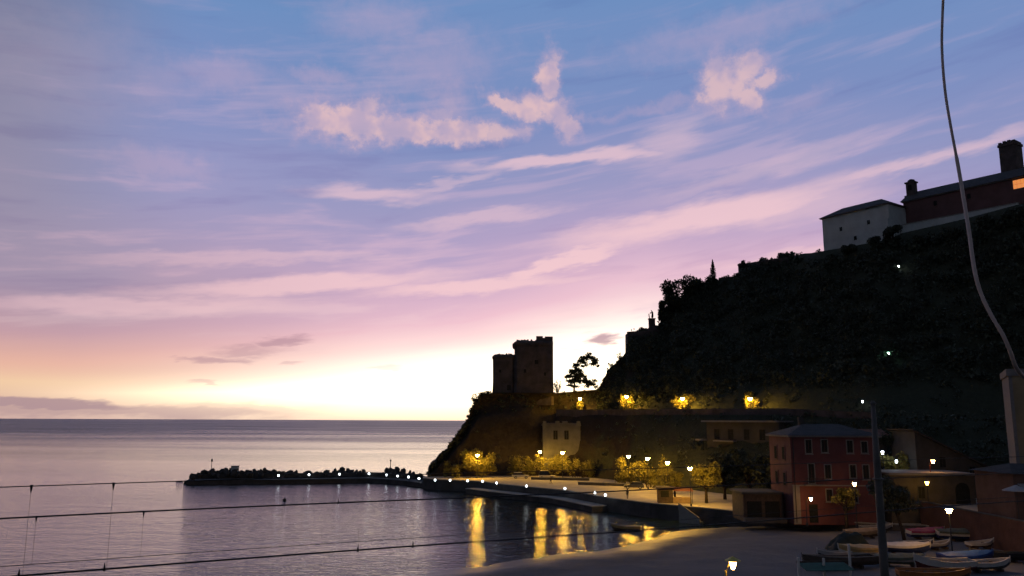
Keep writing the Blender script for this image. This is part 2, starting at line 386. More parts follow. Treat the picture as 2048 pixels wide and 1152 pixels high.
def link_mesh(name, me, parent=None, loc=None, rot=None, scale=None):
    o = bpy.data.objects.new(name, me); C.objects.link(o)
    if parent: o.parent = parent
    if loc: o.location = loc
    if rot: o.rotation_euler = rot
    if scale: o.scale = scale
    return o
def tag(o, label=None, cat=None, group=None, kind=None):
    if label: o['label'] = label
    if cat: o['category'] = cat
    if group: o['group'] = group
    if kind: o['kind'] = kind
    return o
def thing(name, label, cat, loc=(0, 0, 0), rz=0.0, group=None):
    o = bpy.data.objects.new(name, None); C.objects.link(o); o.location = loc; o.rotation_euler = (0, 0, rz)
    o.empty_display_size = .2
    return tag(o, label, cat, group)
def part_box(name, m, parent, *b): return MB().box(*b).build(name, m, parent)
def lerp_tab(tab, x):
    if x <= tab[0][0]: return tab[0][1]
    for (x0, y0), (x1, y1) in zip(tab, tab[1:]):
        if x <= x1: return y0 + (y1 - y0) * (x - x0) / (x1 - x0)
    return tab[-1][1]
def N3(x, y, z=0.0): return mnoise.fractal(Vector((x, y, z)), 1.0, 2.0, 5)

# ------------------------------------------------------------------ sea
m_sea = sea_mat()
ys = [-200, 0, 60, 120, 200, 320, 600, 1200, 3000, 8000, 20000, 45000]
xs = [-45000, -15000, -5000, -1500, -500, -200, -80, 0, 60, 160, 500, 2000, 10000, 45000]
b = MB()
for y in ys:
    for x in xs: b.v.append((x, y, 0))
for j in range(len(ys) - 1):
    for i in range(len(xs) - 1):
        k = j * len(xs) + i; b.f.append((k, k+1, k+1+len(xs), k+len(xs)))
tag(b.build('sea', m_sea), kind='structure')

# ------------------------------------------------------------------ hill and headland
Yf = [(856, 204), (900, 206), (960, 209), (1050, 211), (1150, 210), (1200, 202), (1250, 193), (1320, 181), (1400, 167), (1480, 157), (1560, 150), (1640, 144), (1750, 138), (1850, 134), (2050, 128), (2400, 120)]
zf = [(856, -1.5), (880, 0.5), (915, 2.3), (1600, 2.3), (1750, 4), (1850, 6), (2050, 7), (2400, 8)]
Ye = [(1110, 219), (1200, 213), (1250, 206), (1320, 194), (1400, 182), (1480, 173), (1560, 166), (1640, 160), (1750, 151), (1850, 146), (2050, 142), (2400, 138)]
pye = [(1110, 827), (1560, 827), (1640, 831), (1750, 836), (2050, 846), (2400, 850)]
pyc = [(856, 943), (862, 937), (880, 915), (900, 893), (915, 872), (925, 858), (935, 836), (942, 820), (950, 803), (960, 791), (985, 785), (1110, 786), (1195, 779), (1204, 765), (1215, 742), (1235, 722), (1250, 708), (1255, 690), (1257, 667), (1290, 660), (1320, 657), (1345, 622), (1380, 590), (1420, 572), (1440, 560), (1474, 553), (1480, 533), (1560, 516), (1600, 509), (1640, 503), (1700, 493), (1776, 479), (1805, 466), (1920, 440), (2040, 408), (2400, 330)]
Yc = [(856, 206), (900, 211), (960, 215), (1110, 219.5), (1195, 226), (1256, 234), (1340, 238), (1440, 236), (1560, 226), (1640, 208), (1776, 191.5), (1805, 193), (2040, 172), (2400, 160)]
cols = []
px = 856.0
while px < 2400:
    cols.append(px); px += 3.0 if px < 960 else (5.0 if px < 1300 else (7.0 if px < 1800 else 14.0))
verts = []; NR = None
for px in cols:
    f = Vector(P(px, 900, lerp_tab(Yf, px))); f.z = lerp_tab(zf, px)
    jag = (5.0 * N3(px * .07, 3.1) + 3.0 * N3(px * .22, 7.7)) if px < 965 else (2.2 * N3(px * .05, 1.3) if px > 1330 and px < 1640 else 0)
    c = P(px, lerp_tab(pyc, px) + jag, lerp_tab(Yc, px))
    ye = lerp_tab(Ye, px)
    e = P(px, lerp_tab(pye, px), ye); ii = P(px, lerp_tab(pye, px), ye + 6); ii.z = e.z + .1
    if px < 1110:
        w = max(0, (px - 1060) / 50)
        e0 = f.lerp(c, .62); i0 = f.lerp(c, .72)
        e = e0.lerp(e, w); ii = i0.lerp(ii, w)
    if f.z > c.z - .5: f.z = c.z - .5
    keys = [(Vector((f.x * .985, f.y - 3, f.z - 3)), 1), (f, 3), (e, 9), (ii, 2), (c, 22)]
    dp = 24 if px < 1600 else 45
    bk = Vector((c.x * (1 + dp / c.y), c.y + dp, c.z + (0 if px < 1600 else 2)))
    bf = Vector((c.x * (1 + (dp + 40) / c.y), c.y + dp + 40, -3))
    keys += [(bk, 4), (bf, 6)]
    col = [keys[0][0]]
    for (p0, _), (p1, n) in zip(keys, keys[1:]):
        for k in range(1, n + 1):
            t = k / n; p = p0.lerp(p1, t)
            if n >= 9:
                amp = math.sin(math.pi * t)
                if n == 9: p.y += amp * 1.0 * (1 if px < 1110 else -.6); p.z += 0
                else: p.z += amp * (1.5 * N3(p.x * .05, p.y * .05, 3)); p.y += amp * 2.0
                q = .9 if px > 930 else .5
                p.z += q * min(1, amp * 2) * .9 * N3(p.x * .22, p.y * .22, p.z * .2)
                p.y += q * min(1, amp * 2) * 1.1 * N3(p.x * .18 + 9, p.z * .25, p.y * .1)
            col.append(p)
    NR = len(col); verts.append(col)
b = MB()
for col in verts: b.v += [tuple(p) for p in col]
for i in range(len(cols) - 1):
    for j in range(NR - 1):
        k = i * NR + j; b.f.append((k, k + NR, k + NR + 1, k + 1))
hill = tag(b.build('hill', terrain_mat(), None, True), kind='structure')
BV = BVHTree.FromPolygons([Vector(v) for v in b.v], b.f)
def hit(px, py):
    h = BV.ray_cast(CAM, ray(px, py).normalized()); return h[0]
def ground(x, y, dflt=2.4):
    h = BV.ray_cast(Vector((x, y, 200)), Vector((0, 0, -1))); return h[0].z if h[0] else dflt

# upper road surface with its parapet wall
road = MB(); par = MB()
rp_ = []
for px in range(1112, 1760, 12):
    e = P(px, lerp_tab(pye, px), lerp_tab(Ye, px)); rp_.append((px, e))
pr = None
for px, e in rp_:
    o = Vector((e.x, e.y, 0)).normalized()
    a = Vector((e.x, e.y, e.z + .22)) + o * .2; c2 = a + o * 5.2
    if pr: road.quad(pr[0], a, c2, pr[1])
    pr = (a, c2)
tag(road.build('upper_road', m_conc), kind='structure')
t = thing('parapet_wall', 'low stone parapet along the edge of the lamplit road up on the hillside', 'wall', rp_[0][1])
o0 = rp_[0][1]; wl = MB(); cp = MB()
rings = []; rings2 = []
for px, e in rp_:
    o = Vector((e.x, e.y, 0)).normalized(); q = e - o0
    def R(u0, u1, z0, z1): return [q + o * u0 + Vector((0, 0, z0)), q + o * u1 + Vector((0, 0, z0)), q + o * u1 + Vector((0, 0, z1)), q + o * u0 + Vector((0, 0, z1))]
    rings.append(R(-.35, .1, -2.6, .95)); rings2.append(R(-.42, .17, .953, 1.07))
wl.loft(rings).build('wall', m_stone, t); cp.loft(rings2).build('coping', m_concd, t)

# ------------------------------------------------------------------ promenade, sea wall, quay, beach
ZP = 2.4
edge_px = [(846, 957), (880, 960), (935, 962), (968, 964), (995, 968), (1053, 974), (1130, 981), (1215, 996), (1300, 1007), (1400, 1016), (1500, 1026), (1640, 1040), (1740, 1048), (1850, 1052)]
edge = [G(x, y, ZP) for x, y in edge_px]
edge.append(Vector((57.0, edge[-1].y - .5, ZP)))
b = MB(); prv = None
for e in edge:
    px = 1024 + e.x / e.y * 1600
    yb = lerp_tab(Yf, px) + 3
    back = Vector((e.x * yb / e.y, yb, ZP)); front = Vector((e.x, e.y + .3, ZP))
    if prv: b.quad(prv[0], front, back, prv[1])
    prv = (front, back)
back_r = prv
b.quad(prv[0], (75, prv[0].y, ZP), (75, prv[1].y, ZP), prv[1])
tag(b.build('promenade', m_pave), kind='structure')
def strip(pts, u0, u1, z0, z1):
    rg = []
    for i, p in enumerate(pts):
        d = (pts[min(i+1, len(pts)-1)] - pts[max(i-1, 0)]); d.z = 0; d.normalize(); nrm = Vector((-d.y, d.x, 0))
        q = Vector((p.x, p.y, 0))
        rg.append([q + nrm * u0 + Vector((0, 0, z0)), q + nrm * u1 + Vector((0, 0, z0)), q + nrm * u1 + Vector((0, 0, z1)), q + nrm * u0 + Vector((0, 0, z1))])
    return MB().loft(rg)
t = thing('sea_wall', 'long dark sea wall with pale coping holding up the lamplit promenade', 'sea wall')
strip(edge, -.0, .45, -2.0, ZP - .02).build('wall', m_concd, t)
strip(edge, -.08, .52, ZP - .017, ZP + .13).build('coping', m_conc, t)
qe = [G(x, y, ZP) for x, y in [(955, 963.5), (995, 968), (1053, 974), (1130, 981), (1215, 996)]]
t = thing('landing_quay', 'low concrete landing quay at the water below the promenade bollards', 'quay')
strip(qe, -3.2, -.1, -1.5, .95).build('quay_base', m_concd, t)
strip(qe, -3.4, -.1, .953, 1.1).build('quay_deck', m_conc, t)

shore_px = [(700, 1190), (820, 1152), (880, 1143), (950, 1134), (1020, 1122), (1100, 1112), (1180, 1103), (1270, 1090), (1310, 1076), (1350, 1062), (1400, 1050), (1440, 1044)]
shore = [G(x, y, 0) for x, y in shore_px]
shore_tab = [(-120, -40), (-60, 20)] + [(p.x, p.y) for p in shore] + [(60, 145), (90, 170)]
def beach_z(x, y):
    d = (lerp_tab(shore_tab, x) - y) * .62
    z = .085 * d if d > 0 else .12 * d
    z = min(z, 1.25 + .02 * d); z = min(z, 1.75)
    return max(z, -2.5) + min(1, max(.7, d * .12)) * (.13 * N3(x * .2, y * .2) + .07 * N3(x * .75, y * .75, 4))
b = MB(); nx, ny = 190, 125
for j in range(ny + 1):
    for i in range(nx + 1):
        x = -50 + 125 * i / nx; y = 30 + 97 * j / ny
        b.v.append((x, y, beach_z(x, y)))
for j in range(ny):
    for i in range(nx):
        k = j * (nx + 1) + i; b.f.append((k, k+1, k+nx+2, k+nx+1))
tag(b.build('beach', sand_mat(), None, True), kind='structure')

# raised street at the town end, with its retaining wall
ZS = 5.0
tag(MB().box(57.45, 95, 60, 128, ZS - .3, ZS).build('raised_street', m_pave), kind='structure')
t = thing('retaining_wall', 'reddish retaining wall of the raised street above the beached boats', 'wall', (57, 60, 0))
MB().box(0, .45, 0, 55, 0, ZS + .5).build('wall', mat('red brown render', (.11, .06, .048), .9, .3, .4, .3, 4), t)
MB().box(-.06, .52, -.05, 55, ZS + .503, ZS + .62).build('coping', m_concd, t)

# ------------------------------------------------------------------ breakwater with its boulders
pier_px = [(372, 962), (500, 961), (620, 960), (735, 958), (775, 960), (800, 962), (846, 968)]
pe = [G(x, y, .9) for x, y in pier_px]
t = thing('breakwater', 'boulder breakwater with concrete walkway reaching out from the headland', 'breakwater')
strip(pe, 0, 5.0, -2.5, .9).build('wall', m_concd, t)
strip(pe, -.12, 5.0, .903, 1.1).build('walkway', m_concd, t)
strip(pe[:-1], 5.0, 8.0, -2.5, 2.2).build('core', m_boulder, t)
rock_meshes = []
for k in range(9):
    bm = bmesh.new(); bmesh.ops.create_icosphere(bm, subdivisions=1, radius=1)
    rr = random.Random(k)
    for v in bm.verts:
        v.co *= rr.uniform(.62, 1.2); v.co.z *= .8; v.co.x = max(-.75, min(.8, v.co.x)); v.co.y = max(-.8, min(.72, v.co.y))
    me = bpy.data.meshes.new('rock'); bm.to_mesh(me); bm.free(); me.materials.append(m_boulder); rock_meshes.append(me)
rr = random.Random(3)
def along(pts, s):
    L = [(pts[i+1] - pts[i]).length for i in range(len(pts) - 1)]; tot = sum(L); d = s * tot
    for i, l in enumerate(L):
        if d <= l or i == len(L) - 1: 
            v = (pts[i+1] - pts[i]).normalized(); return pts[i] + v * d, Vector((-v.y, v.x, 0)).normalized()
        d -= l
for k in range(290):
    s = k / 289; p, nrm = along(pe[:-1], s)
    off = rr.choice([5.4, 6.6, 7.6, 9.0, 10.5]) + rr.uniform(-.5, .5)
    if s < .04: off = rr.uniform(.5, 10)
    top = 3.0 + .5 * math.sin(s * 9) - (1.6 if s < .05 else 0) - 1.2 * max(0, (s - .85) / .15)
    z = top - abs(off - 7.2) * .42 - rr.uniform(.1, .8)
    sz = rr.uniform(.55, 1.1)
    link_mesh('rock', rock_meshes[k % 9], t, p + nrm * off + Vector((0, 0, z - p.z)), (rr.uniform(0, 3), rr.uniform(0, 3), rr.uniform(0, 6)), (sz * rr.uniform(.8, 1.4), sz, sz * rr.uniform(.7, 1)))
for k in range(22):                       # the round head
    p = pe[0] + Vector((rr.uniform(-1.6, 2.2), rr.uniform(.5, 9), 0)); sz = rr.uniform(.6, 1.1)
    link_mesh('rock', rock_meshes[k % 9], t, (p.x, p.y, rr.uniform(-.2, 1.9) * (1 if p.x > pe[0].x - 2 else .4)), (rr.uniform(0, 3), rr.uniform(0, 3), 0), (sz * 1.2, sz, sz))
p = G(352, 963, .1)
tag(link_mesh('sea_rock', rock_meshes[2], None, (p.x + .8, p.y, .0), None, (1.3, .8, .55)), 'flat dark rock awash just off the tip of the breakwater', 'rock')
p = G(423, 934, 3.0)
t = thing('beacon_post', 'thin beacon post on the seaward end of the boulders', 'beacon', (p.x, p.y, 1.5))
MB().lathe([(.1, 0), (.07, 3.0)], 8).build('post', m_iron, t); MB().lathe([(.24, 3.0), (.28, 3.1), (.26, 3.6), (.05, 3.8)], 8).build('lantern', m_iron, t)
p = P(470, 937, 217)
t = thing('equipment_box', 'pale box set among the boulders of the breakwater', 'box', (p.x, p.y, p.z - .9))
part_box('cabinet', m_plw, t, -.9, .9, -.5, .5, 0, 1.5); part_box('lid', m_conc, t, -1, 1, -.6, .6, 1.503, 1.62)
p = P(781, 931, 212)
t = thing('marker_pole', 'short marker pole standing on the boulders near the headland', 'pole', (p.x, p.y, p.z - 1.2))
MB().lathe([(.12, 0), (.09, 2.2)], 6).build('post', m_iron, t); MB().lathe([(.05, 2.2), (.3, 2.4), (.05, 2.75)], 6).build('topmark', m_iron, t)

# ------------------------------------------------------------------ lamps
SOD = (1.0, .53, .06); WARM = (1.0, .50, .13); COOL = (.85, .95, 1.0); GRN = (.45, 1.0, .75)
def lamp_parts(t, H, gl, arm=0.0, r=.30, pm=None):
    pm = pm or m_iron
    MB().lathe([(.17, 0), (.15, .4), (.075, .5), (.055, H - .35)], 8).build('pole', pm, t)
    if arm: MB().tube([(0, 0, H - .5), (arm * .35, 0, H - .05), (arm, 0, H + .12)], .04, 6).build('arm', pm, t)
    else: MB().tube([(0, 0, H - .36), (0, 0, H - .24)], .05, 6).build('bracket', pm, t)
    MB().lathe([(r * .42, -.28), (r * .95, .14), (r, .2)], 10, (arm, 0, H)).build('lantern_glass', gl, t)
    MB().lathe([(r * 2.0, .203), (r * 2.0, .23), (r * .9, .36), (.03, .46)], 12, (arm, 0, H)).build('cap', pm, t)
def lamp(name, px, py, zg, H, gl, label, arm=0.0, r=.30, rz=0.0, Y=None, group=None, pm=None):
    p = P(px, py, Y) if Y else G(px, py, zg + H)
    base = zg if not Y else p.z - H
    off = Matrix.Rotation(rz, 3, 'Z') @ Vector((arm, 0, 0))
    t = thing(name, label, 'lamp', (p.x - off.x, p.y - off.y, base), rz, group)
    lamp_parts(t, H, gl, arm, r, pm); return t
g_sod = glow('sodium light', SOD, 530); g_sodu = glow('sodium light upper road', SOD, 620); g_warm = glow('warm light', WARM, 80)
g_cool = glow('white light', COOL, 7); g_grn = glow('greenish light', GRN, 40); g_near = glow('warm near light', WARM, 40)
g_tiny = glow('small white light', COOL, 30)
GP = 'street lamps on the promenade'
for (x, y, H, lb) in [(955, 911, 5.5, 'promenade lamp lighting the bushes at the foot of the castle cliff'),
                      (1080, 904, 6.2, 'promenade lamp below the battlemented white house, nearer the castle'),
                      (1125, 906, 6.2, 'promenade lamp below the battlemented white house, nearer the town'),
                      (1257, 913, 6.2, 'first lamp of the row of four between parked car and kiosk'),
                      (1295, 918, 6.2, 'second lamp of the row of four between parked car and kiosk'),
                      (1335, 926, 6.2, 'third lamp of the row of four, behind the kiosk trees'),
                      (1380, 937, 6.2, 'tall lamp at the sea wall beside the kiosk, last of the row')]:
    lamp('street_lamp', x, y, ZP, H, g_sod, lb, 0, .42, 0, None, GP)
GU = 'lamps along the upper road'; lit_spots = []
for (x, y, lb) in [(1160, 798, 'small upper road lamp below the lone pine, nearest the castle'), (1253, 794, 'second upper road lamp lighting the bank under the viewpoint wall'),
                   (1365, 798, 'brightest upper road lamp, third from the castle'), (1500, 798, 'upper road lamp above the flat roofed villa, farthest from the castle')]:
    Y = lerp_tab(Ye, x) + 3.2
    p = P(x, y, Y); zr = P(x, lerp_tab(pye, x), lerp_tab(Ye, x)).z + .22
    lamp('road_lamp', x, y, 0, p.z - zr, g_sodu, lb, 0, .44, 0, Y, GU)
    lit_spots.append((p, lb))
lamp('street_lamp', 1622, 998, ZP, 3.6, g_warm, 'bracket lamp by the corner of the red house', .7, .24, 0, None)
lamp('street_lamp', 1709, 968, ZP, 5.6, g_warm, 'lamp rising above the small lit tree before the red house', 0, .26, 0, 109)
lamp('street_lamp', 1866, 923, ZS, 6.5, g_warm, 'lamp with reddish pole over the raised street roofs', .5, .26, 0, 118, None, mat('red lamp pole', (.3, .08, .06), .6))
lamp('street_lamp', 1854, 966, ZP, 5.5, glow('wall sodium light', SOD, 45), 'lamp throwing yellow light on the long low street wall', 0, .26, 0, 113.2)
lamp('street_lamp', 1898, 1021, 1.8, 5.4, glow('warm beach light', WARM, 190), 'lamp standing among the beached boats', 0, .36, 0, None)
lamp('street_lamp', 1466, 1129, 1.6, 6.4, g_near, 'nearest lamp, on its own over the empty beach', .45, .24, 0, None, None, mat('yellow lamp pole', (.55, .45, .10), .6))
for (x, y, lb, gl, H) in [(1725, 803, 'upper of two white path lamps over the red house roof', g_cool, 3.5), (1730, 829, 'lower of two white path lamps over the red house roof', g_cool, 2.6),
                      (1777, 707, 'green tinged lamp alone among the dark hillside trees', g_grn, 3.2), (1797, 533, 'faint lamp in the trees below the convent', g_tiny, 2.5)]:
    h = hit(x, y)
    if h is None: h = P(x, y, 150)
    d = (h - CAM).normalized(); q = h - d * 2.0
    zg = ground(q.x, q.y, q.z - 2); lamp('path_lamp', x, y, 0, max(1.2, q.z - zg), gl, lb, 0, .2 if gl is not g_tiny else .1, 0, q.y)
for (x, y, lb, Y, H) in [(1765, 905, 'white garden lamp in the hedge beside the red house', 128, 2.6), (1793, 922, 'second garden lamp, lower in the same hedge', 126, 2.2)]:
    lamp('garden_lamp', x, y, 0, H, g_tiny, lb, 0, .2, 0, Y)
GQ = 'low white lights along the quay and breakwater'
od = ['first', 'second', 'third', 'fourth', 'fifth', 'sixth', 'seventh', 'eighth', 'ninth', 'tenth', 'eleventh', 'twelfth', 'thirteenth', 'fourteenth', 'fifteenth', 'sixteenth', 'seventeenth', 'eighteenth', 'nineteenth']
ql = [(557, 951), (618, 949.5), (679, 948.5), (738, 947.5), (773, 950), (795, 952), (817, 954), (838, 957)]
kb = 0
for (x, y) in ql:
    p = G(x, y, 1.1 + .95)
    t = thing('bollard_light', od[kb] + ' low white light from the seaward end, on the breakwater walkway', 'light', (p.x, p.y, 1.1), 0, GQ); kb += 1
    MB().lathe([(.13, 0), (.09, .1), (.08, .7)], 8).build('post', m_iron, t); MB().lathe([(.08, .7), (.24, .82), (.27, .98), (.2, 1.15), (.04, 1.2)], 8).build('globe', g_cool, t)
for (x, y) in [(870, 960), (900, 960.5), (935, 961.5), (965, 962.5), (993, 966), (1053, 972), (1130, 977), (1190, 985), (1211, 990)]:
    p = G(x, y, ZP + .13 + .55)
    t = thing('bollard_light', od[kb] + ' low white light from the seaward end, on the promenade edge', 'light', (p.x, p.y + .2, ZP + .13 if abs(p.y) else 0), 0, GQ); kb += 1
    MB().lathe([(.13, 0), (.08, .08), (.07, .3)], 8).build('post', m_iron, t); MB().lathe([(.08, .3), (.2, .42), (.22, .55), (.17, .7), (.04, .75)], 8).build('globe', g_cool, t)

# ------------------------------------------------------------------ foliage
def leaves(mb, c, rad, n, s, rg, shell=.45, flat=0.0):
    for _ in range(n):
        u = Vector((rg.gauss(0, 1), rg.gauss(0, 1), rg.gauss(0, 1))).normalized()
        r = shell + (1 - shell) * rg.random()
        p = Vector((c[0] + u.x * rad[0] * r, c[1] + u.y * rad[1] * r, c[2] + u.z * rad[2] * r))
        a = Vector((rg.gauss(0, 1), rg.gauss(0, 1), rg.gauss(0, 1) * (1 - flat))).normalized()
        bb = a.cross(Vector((rg.gauss(0, 1), rg.gauss(0, 1), rg.gauss(0, 1)))).normalized()
        q = s * rg.uniform(.6, 1.35)
        mb.quad(p - a * q, p - bb * q * .55, p + a * q, p + bb * q * .55)
def tree(name, label, loc, H, R, lm, seed, n=1800, leaf=.22, cat='tree', lobes=9, trunk_h=.4, lean=(0, 0), group=None, squash=.75, cz=None, tr=None):
    rg = random.Random(seed)
    t = thing(name, label, cat, loc, 0, group)
    tr = tr or H * .03 + .05
    top = Vector((lean[0], lean[1], H * .72))
    mb = MB(); mb.tube([(0, 0, -.4), (lean[0] * .25, lean[1] * .25, H * trunk_h * .5), (lean[0] * .6, lean[1] * .6, H * trunk_h), tuple(top)], [tr * 1.2, tr, tr * .8, tr * .3], 7)
    cr = MB(); cz = cz or H * (trunk_h + (1 - trunk_h) * .5)
    hz = H * (1 - trunk_h) * .5
    lo = []
    for k in range(lobes):
        a = rg.uniform(0, 6.28); rr_ = R * rg.uniform(.25, .72); zz = cz + hz * rg.uniform(-.75, .75)
        q = math.sqrt(max(.15, 1 - ((zz - cz) / hz) ** 2)); lr = R * rg.uniform(.30, .52)
        c = (lean[0] * zz / H + math.cos(a) * rr_ * q, lean[1] * zz / H + math.sin(a) * rr_ * q, zz); lo.append((c, lr))
        mb.tube([(lean[0] * .5, lean[1] * .5, H * trunk_h * .9), ((lean[0] * .6 + c[0]) * .5, (lean[1] * .6 + c[1]) * .5, (H * trunk_h + c[2]) * .5), c], [tr * .5, tr * .35, tr * .12], 5)
    for c, lr in lo: leaves(cr, c, (lr, lr, lr * squash), n // lobes, leaf, rg)
    mb.build('trunk', m_trunk, t, True); cr.build('crown', lm, t)
    return t
def bush(name, label, loc, rx, ry, h, lm, seed, n=1500, leaf=.16, cat='bush', group=None, lobes=13):
    rg = random.Random(seed); t = thing(name, label, cat, loc, 0, group)
    st = MB(); fo = MB()
    for k in range(lobes):
        c = (rg.uniform(-.8, .8) * rx, rg.uniform(-.7, .7) * ry, h * rg.uniform(.15, .85) ** 1.15); q = rg.uniform(.16, .5)
        st.tube([(c[0] * .3, c[1] * .3, -.3), (c[0] * .7, c[1] * .7, c[2] * .6), c], [.07, .05, .02], 5)
        leaves(fo, c, (rx * q, ry * q, h * rg.uniform(.14, .36)), int(n / lobes * (.4 + 2 * q)), leaf * rg.uniform(.7, 1.15), rg, .25)
    st.build('stems', m_trunk, t); fo.build('foliage', lm, t); return t

# scrub over the slope, one mass
rg = random.Random(11); sb = MB()
tries = 0; made = 0
while made < 3600 and tries < 30000:
    tries += 1
    i = rg.randrange(len(cols) - 1); j = rg.choice([rg.randrange(4, NR - 12), rg.randrange(16, NR - 8)])
    px_ = cols[i]
    if px_ < 1195 and rg.random() < .90: continue
    jf = j - 1
    if 13 <= j <= 16: continue
    if px_ < 1560 and j < 13 and rg.random() < .55: continue
    p = verts[i][j].lerp(verts[i+1][j+1], rg.random())
    big_ = .55 if px_ < 1260 else (1.5 if rg.random() < .35 else .9)
    if j >= NR - 13: big_ *= .5
    if 1600 < px_ and j > NR - 13: continue
    R_ = big_ * rg.uniform(.7, 1.3)
    leaves(sb, (p.x, p.y, p.z + R_ * .3), (R_ * 1.1, R_ * 1.1, R_ * .9), 15, .34 * (.6 + .4 * big_), rg, .6); made += 1
made = 0; tries = 0
while made < 620 and tries < 9000:
    tries += 1
    i = rg.randrange(len(cols) - 1); j = rg.randrange(17, NR - 9); px_ = cols[i]
    if px_ < 1270 or (px_ > 1600 and j > NR - 14): continue
    p = verts[i][j].lerp(verts[i+1][j+1], rg.random()); R_ = rg.uniform(1.5, 2.9)
    if j > NR - 13: R_ *= .55
    for k in range(4):
        leaves(sb, (p.x + rg.uniform(-.5, .5) * R_, p.y + rg.uniform(-.5, .5) * R_, p.z + R_ * rg.uniform(.2, .8)), (R_ * .55, R_ * .55, R_ * .5), 26, .36, rg, .55)
    made += 1
for k in range(900):                       # banks beside the road and behind the houses
    i = rg.randrange(len(cols) - 1); px_ = cols[i]
    if px_ < 1195: continue
    j = rg.choice([15, 16, 17, 18, 19]) if px_ < 1600 else rg.randrange(4, 20)
    p = verts[i][j].lerp(verts[i+1][j+1], rg.random()); R_ = rg.uniform(.5, 1.3)
    if px_ < 1600 and j < 17: R_ *= .6
    leaves(sb, (p.x, p.y, p.z + R_ * .3), (R_ * 1.2, R_ * 1.2, R_), 24, .26, rg, .5)
for k in range(240):                       # ragged growth on the skyline and down the seaward edge of the headland
    i = rg.choice([rg.randrange(len(cols)), rg.randrange(0, 40)]); px_ = cols[i]
    if 985 < px_ < 1195 or px_ > 1640 or 1257 < px_ < 1330: continue
    p = verts[i][NR - 11]; R_ = rg.uniform(.35, .9) * (.8 if px_ < 960 else 1)
    leaves(sb, (p.x, p.y, p.z + R_ * .3), (R_, R_, R_ * .9), 26, .2, rg, .3)
tag(sb.build('hillside_scrub', l_scrub), 'dark evergreen scrub covering the whole hillside below the convent', 'scrub', kind='stuff')

def tree_at(px, pyb, pyt, Y, rpx, lb, name, lm, seed, **kw):     # base and top seen at these heights
    p0 = P(px, pyb, Y); p1 = P(px, pyt, Y); return tree(name, lb, p0, p1.z - p0.z, rpx / FPX * Y, lm, seed, **kw)
# lone pine beside the castle
rg = random.Random(5)
p0 = P(1148, 781, 224); t = thing('pine_tree', 'lone layered pine against the afterglow beside the castle', 'tree', p0)
def rel(px, py, dy=0): return P(px, py, 224 + dy) - p0
tk = MB(); tk.tube([rel(1148, 784), rel(1149, 762), rel(1151, 742), rel(1158, 728), rel(1170, 718)], [.28, .22, .17, .12, .05], 7)
fol = MB()
for (x, y, rx, ry, dy, n) in [(1172, 716, 15, 5, 0, 150), (1190, 722, 9, 6, 1, 80), (1160, 722, 7, 4, -1, 70), (1152, 730, 9, 5, 1, 90), (1143, 742, 8, 4, -1, 80), (1155, 740, 7, 5, 0, 70), (1160, 752, 17, 5, 1, 150), (1140, 752, 11, 4, -1, 100), (1133, 754, 6, 3, 0, 45), (1150, 760, 12, 4, 0, 100), (1176, 764, 13, 4, 1, 110), (1186, 768, 7, 4, 0, 60), (1165, 732, 5, 3, 1, 40), (1140, 771, 10, 2, -1, 60), (1196, 732, 4, 3, 1, 30)]:
    c = rel(x, y, dy); tk.tube([rel(1150, min(775, y + 12)), (rel(1150, y + 5) + c) * .5, c], [.10, .07, .03], 5)
    leaves(fol, c, (rx / FPX * 224 * .92, 1.2, ry / FPX * 224 * 1.05), int(n * 2.6), .27, rg, .1, .3)
for k in range(60):
    x, y = rg.choice([(1172, 718), (1188, 724), (1155, 730), (1150, 745), (1160, 753), (1140, 755), (1150, 762), (1172, 764), (1184, 768)])
    x += rg.gauss(0, 8); y += rg.gauss(0, 5)
    leaves(fol, rel(x, min(y, 773), rg.uniform(-1.2, 1.2)), (1.0, .8, .55), 60, .27, rg, .1, .1)
tk.build('trunk', m_trunk, t, True); fol.build('crown', l_pine, t)
bush('bush', 'small round bush against the castle wall near the lone pine', P(1115, 783, 221), 1.2, 1.0, 3.4, l_dark, 21, 450, .16)
bush('bush', 'bush clinging to the cliff edge on the seaward side of the castle', P(951, 804, 213.5), 1.3, 1.0, 2.4, l_dark, 22, 400, .16)
# silhouettes on the ridge
p0 = P(1427, 574, 236); t = thing('cypress_tree', 'slender pointed cypress on the ridge skyline', 'tree', p0)
MB().tube([(0, 0, -1), (0, 0, 4), (0, 0, 7)], [.2, .14, .05], 6).build('trunk', m_trunk, t)
fol = MB(); rg = random.Random(8)
for k in range(14):
    z = .6 + k * .56; r = .95 * math.sin(math.pi * min(1, (k + 2.2) / 15.5)) ** .8
    leaves(fol, (0, 0, z), (r, r, .5), 110, .2, rg, .3)
fol.build('crown', l_dark, t)
for i, (x, yb, yt, r, lb) in enumerate([(1350, 668, 562, 36, 'broad dark tree at the end of the ridge wood, beside the statue'), (1388, 645, 556, 36, 'rounded dark tree topping the ridge wood, second from the statue'), (1416, 615, 556, 28, 'dark tree of the ridge wood next to the cypress'),
                                       (1331, 664, 598, 16, 'small ragged tree leaning out beside the statue')]):
    tree_at(x, yb, yt, 236, r, lb, 'oak_tree', l_dark, 30 + i, n=8500, leaf=.36, lobes=17, trunk_h=.10, squash=.95)
tree_at(1485, 540, 519, 226, 9, 'small bushy tree on top of the ridge wall step', 'small_tree', l_dark, 40, n=420, leaf=.2, trunk_h=.15)
for i, (x, yb, yt, r, lb) in enumerate([(1222, 748, 722, 10, 'lower shrub on the bank under the viewpoint wall'), (1240, 728, 702, 11, 'upper shrub on the bank under the viewpoint wall')]):
    p = P(x, yb, 230); bush('shrub', lb, p, r / FPX * 230, 1.3, (yb - yt) / FPX * 230, l_dark, 44 + i, 480, .18)
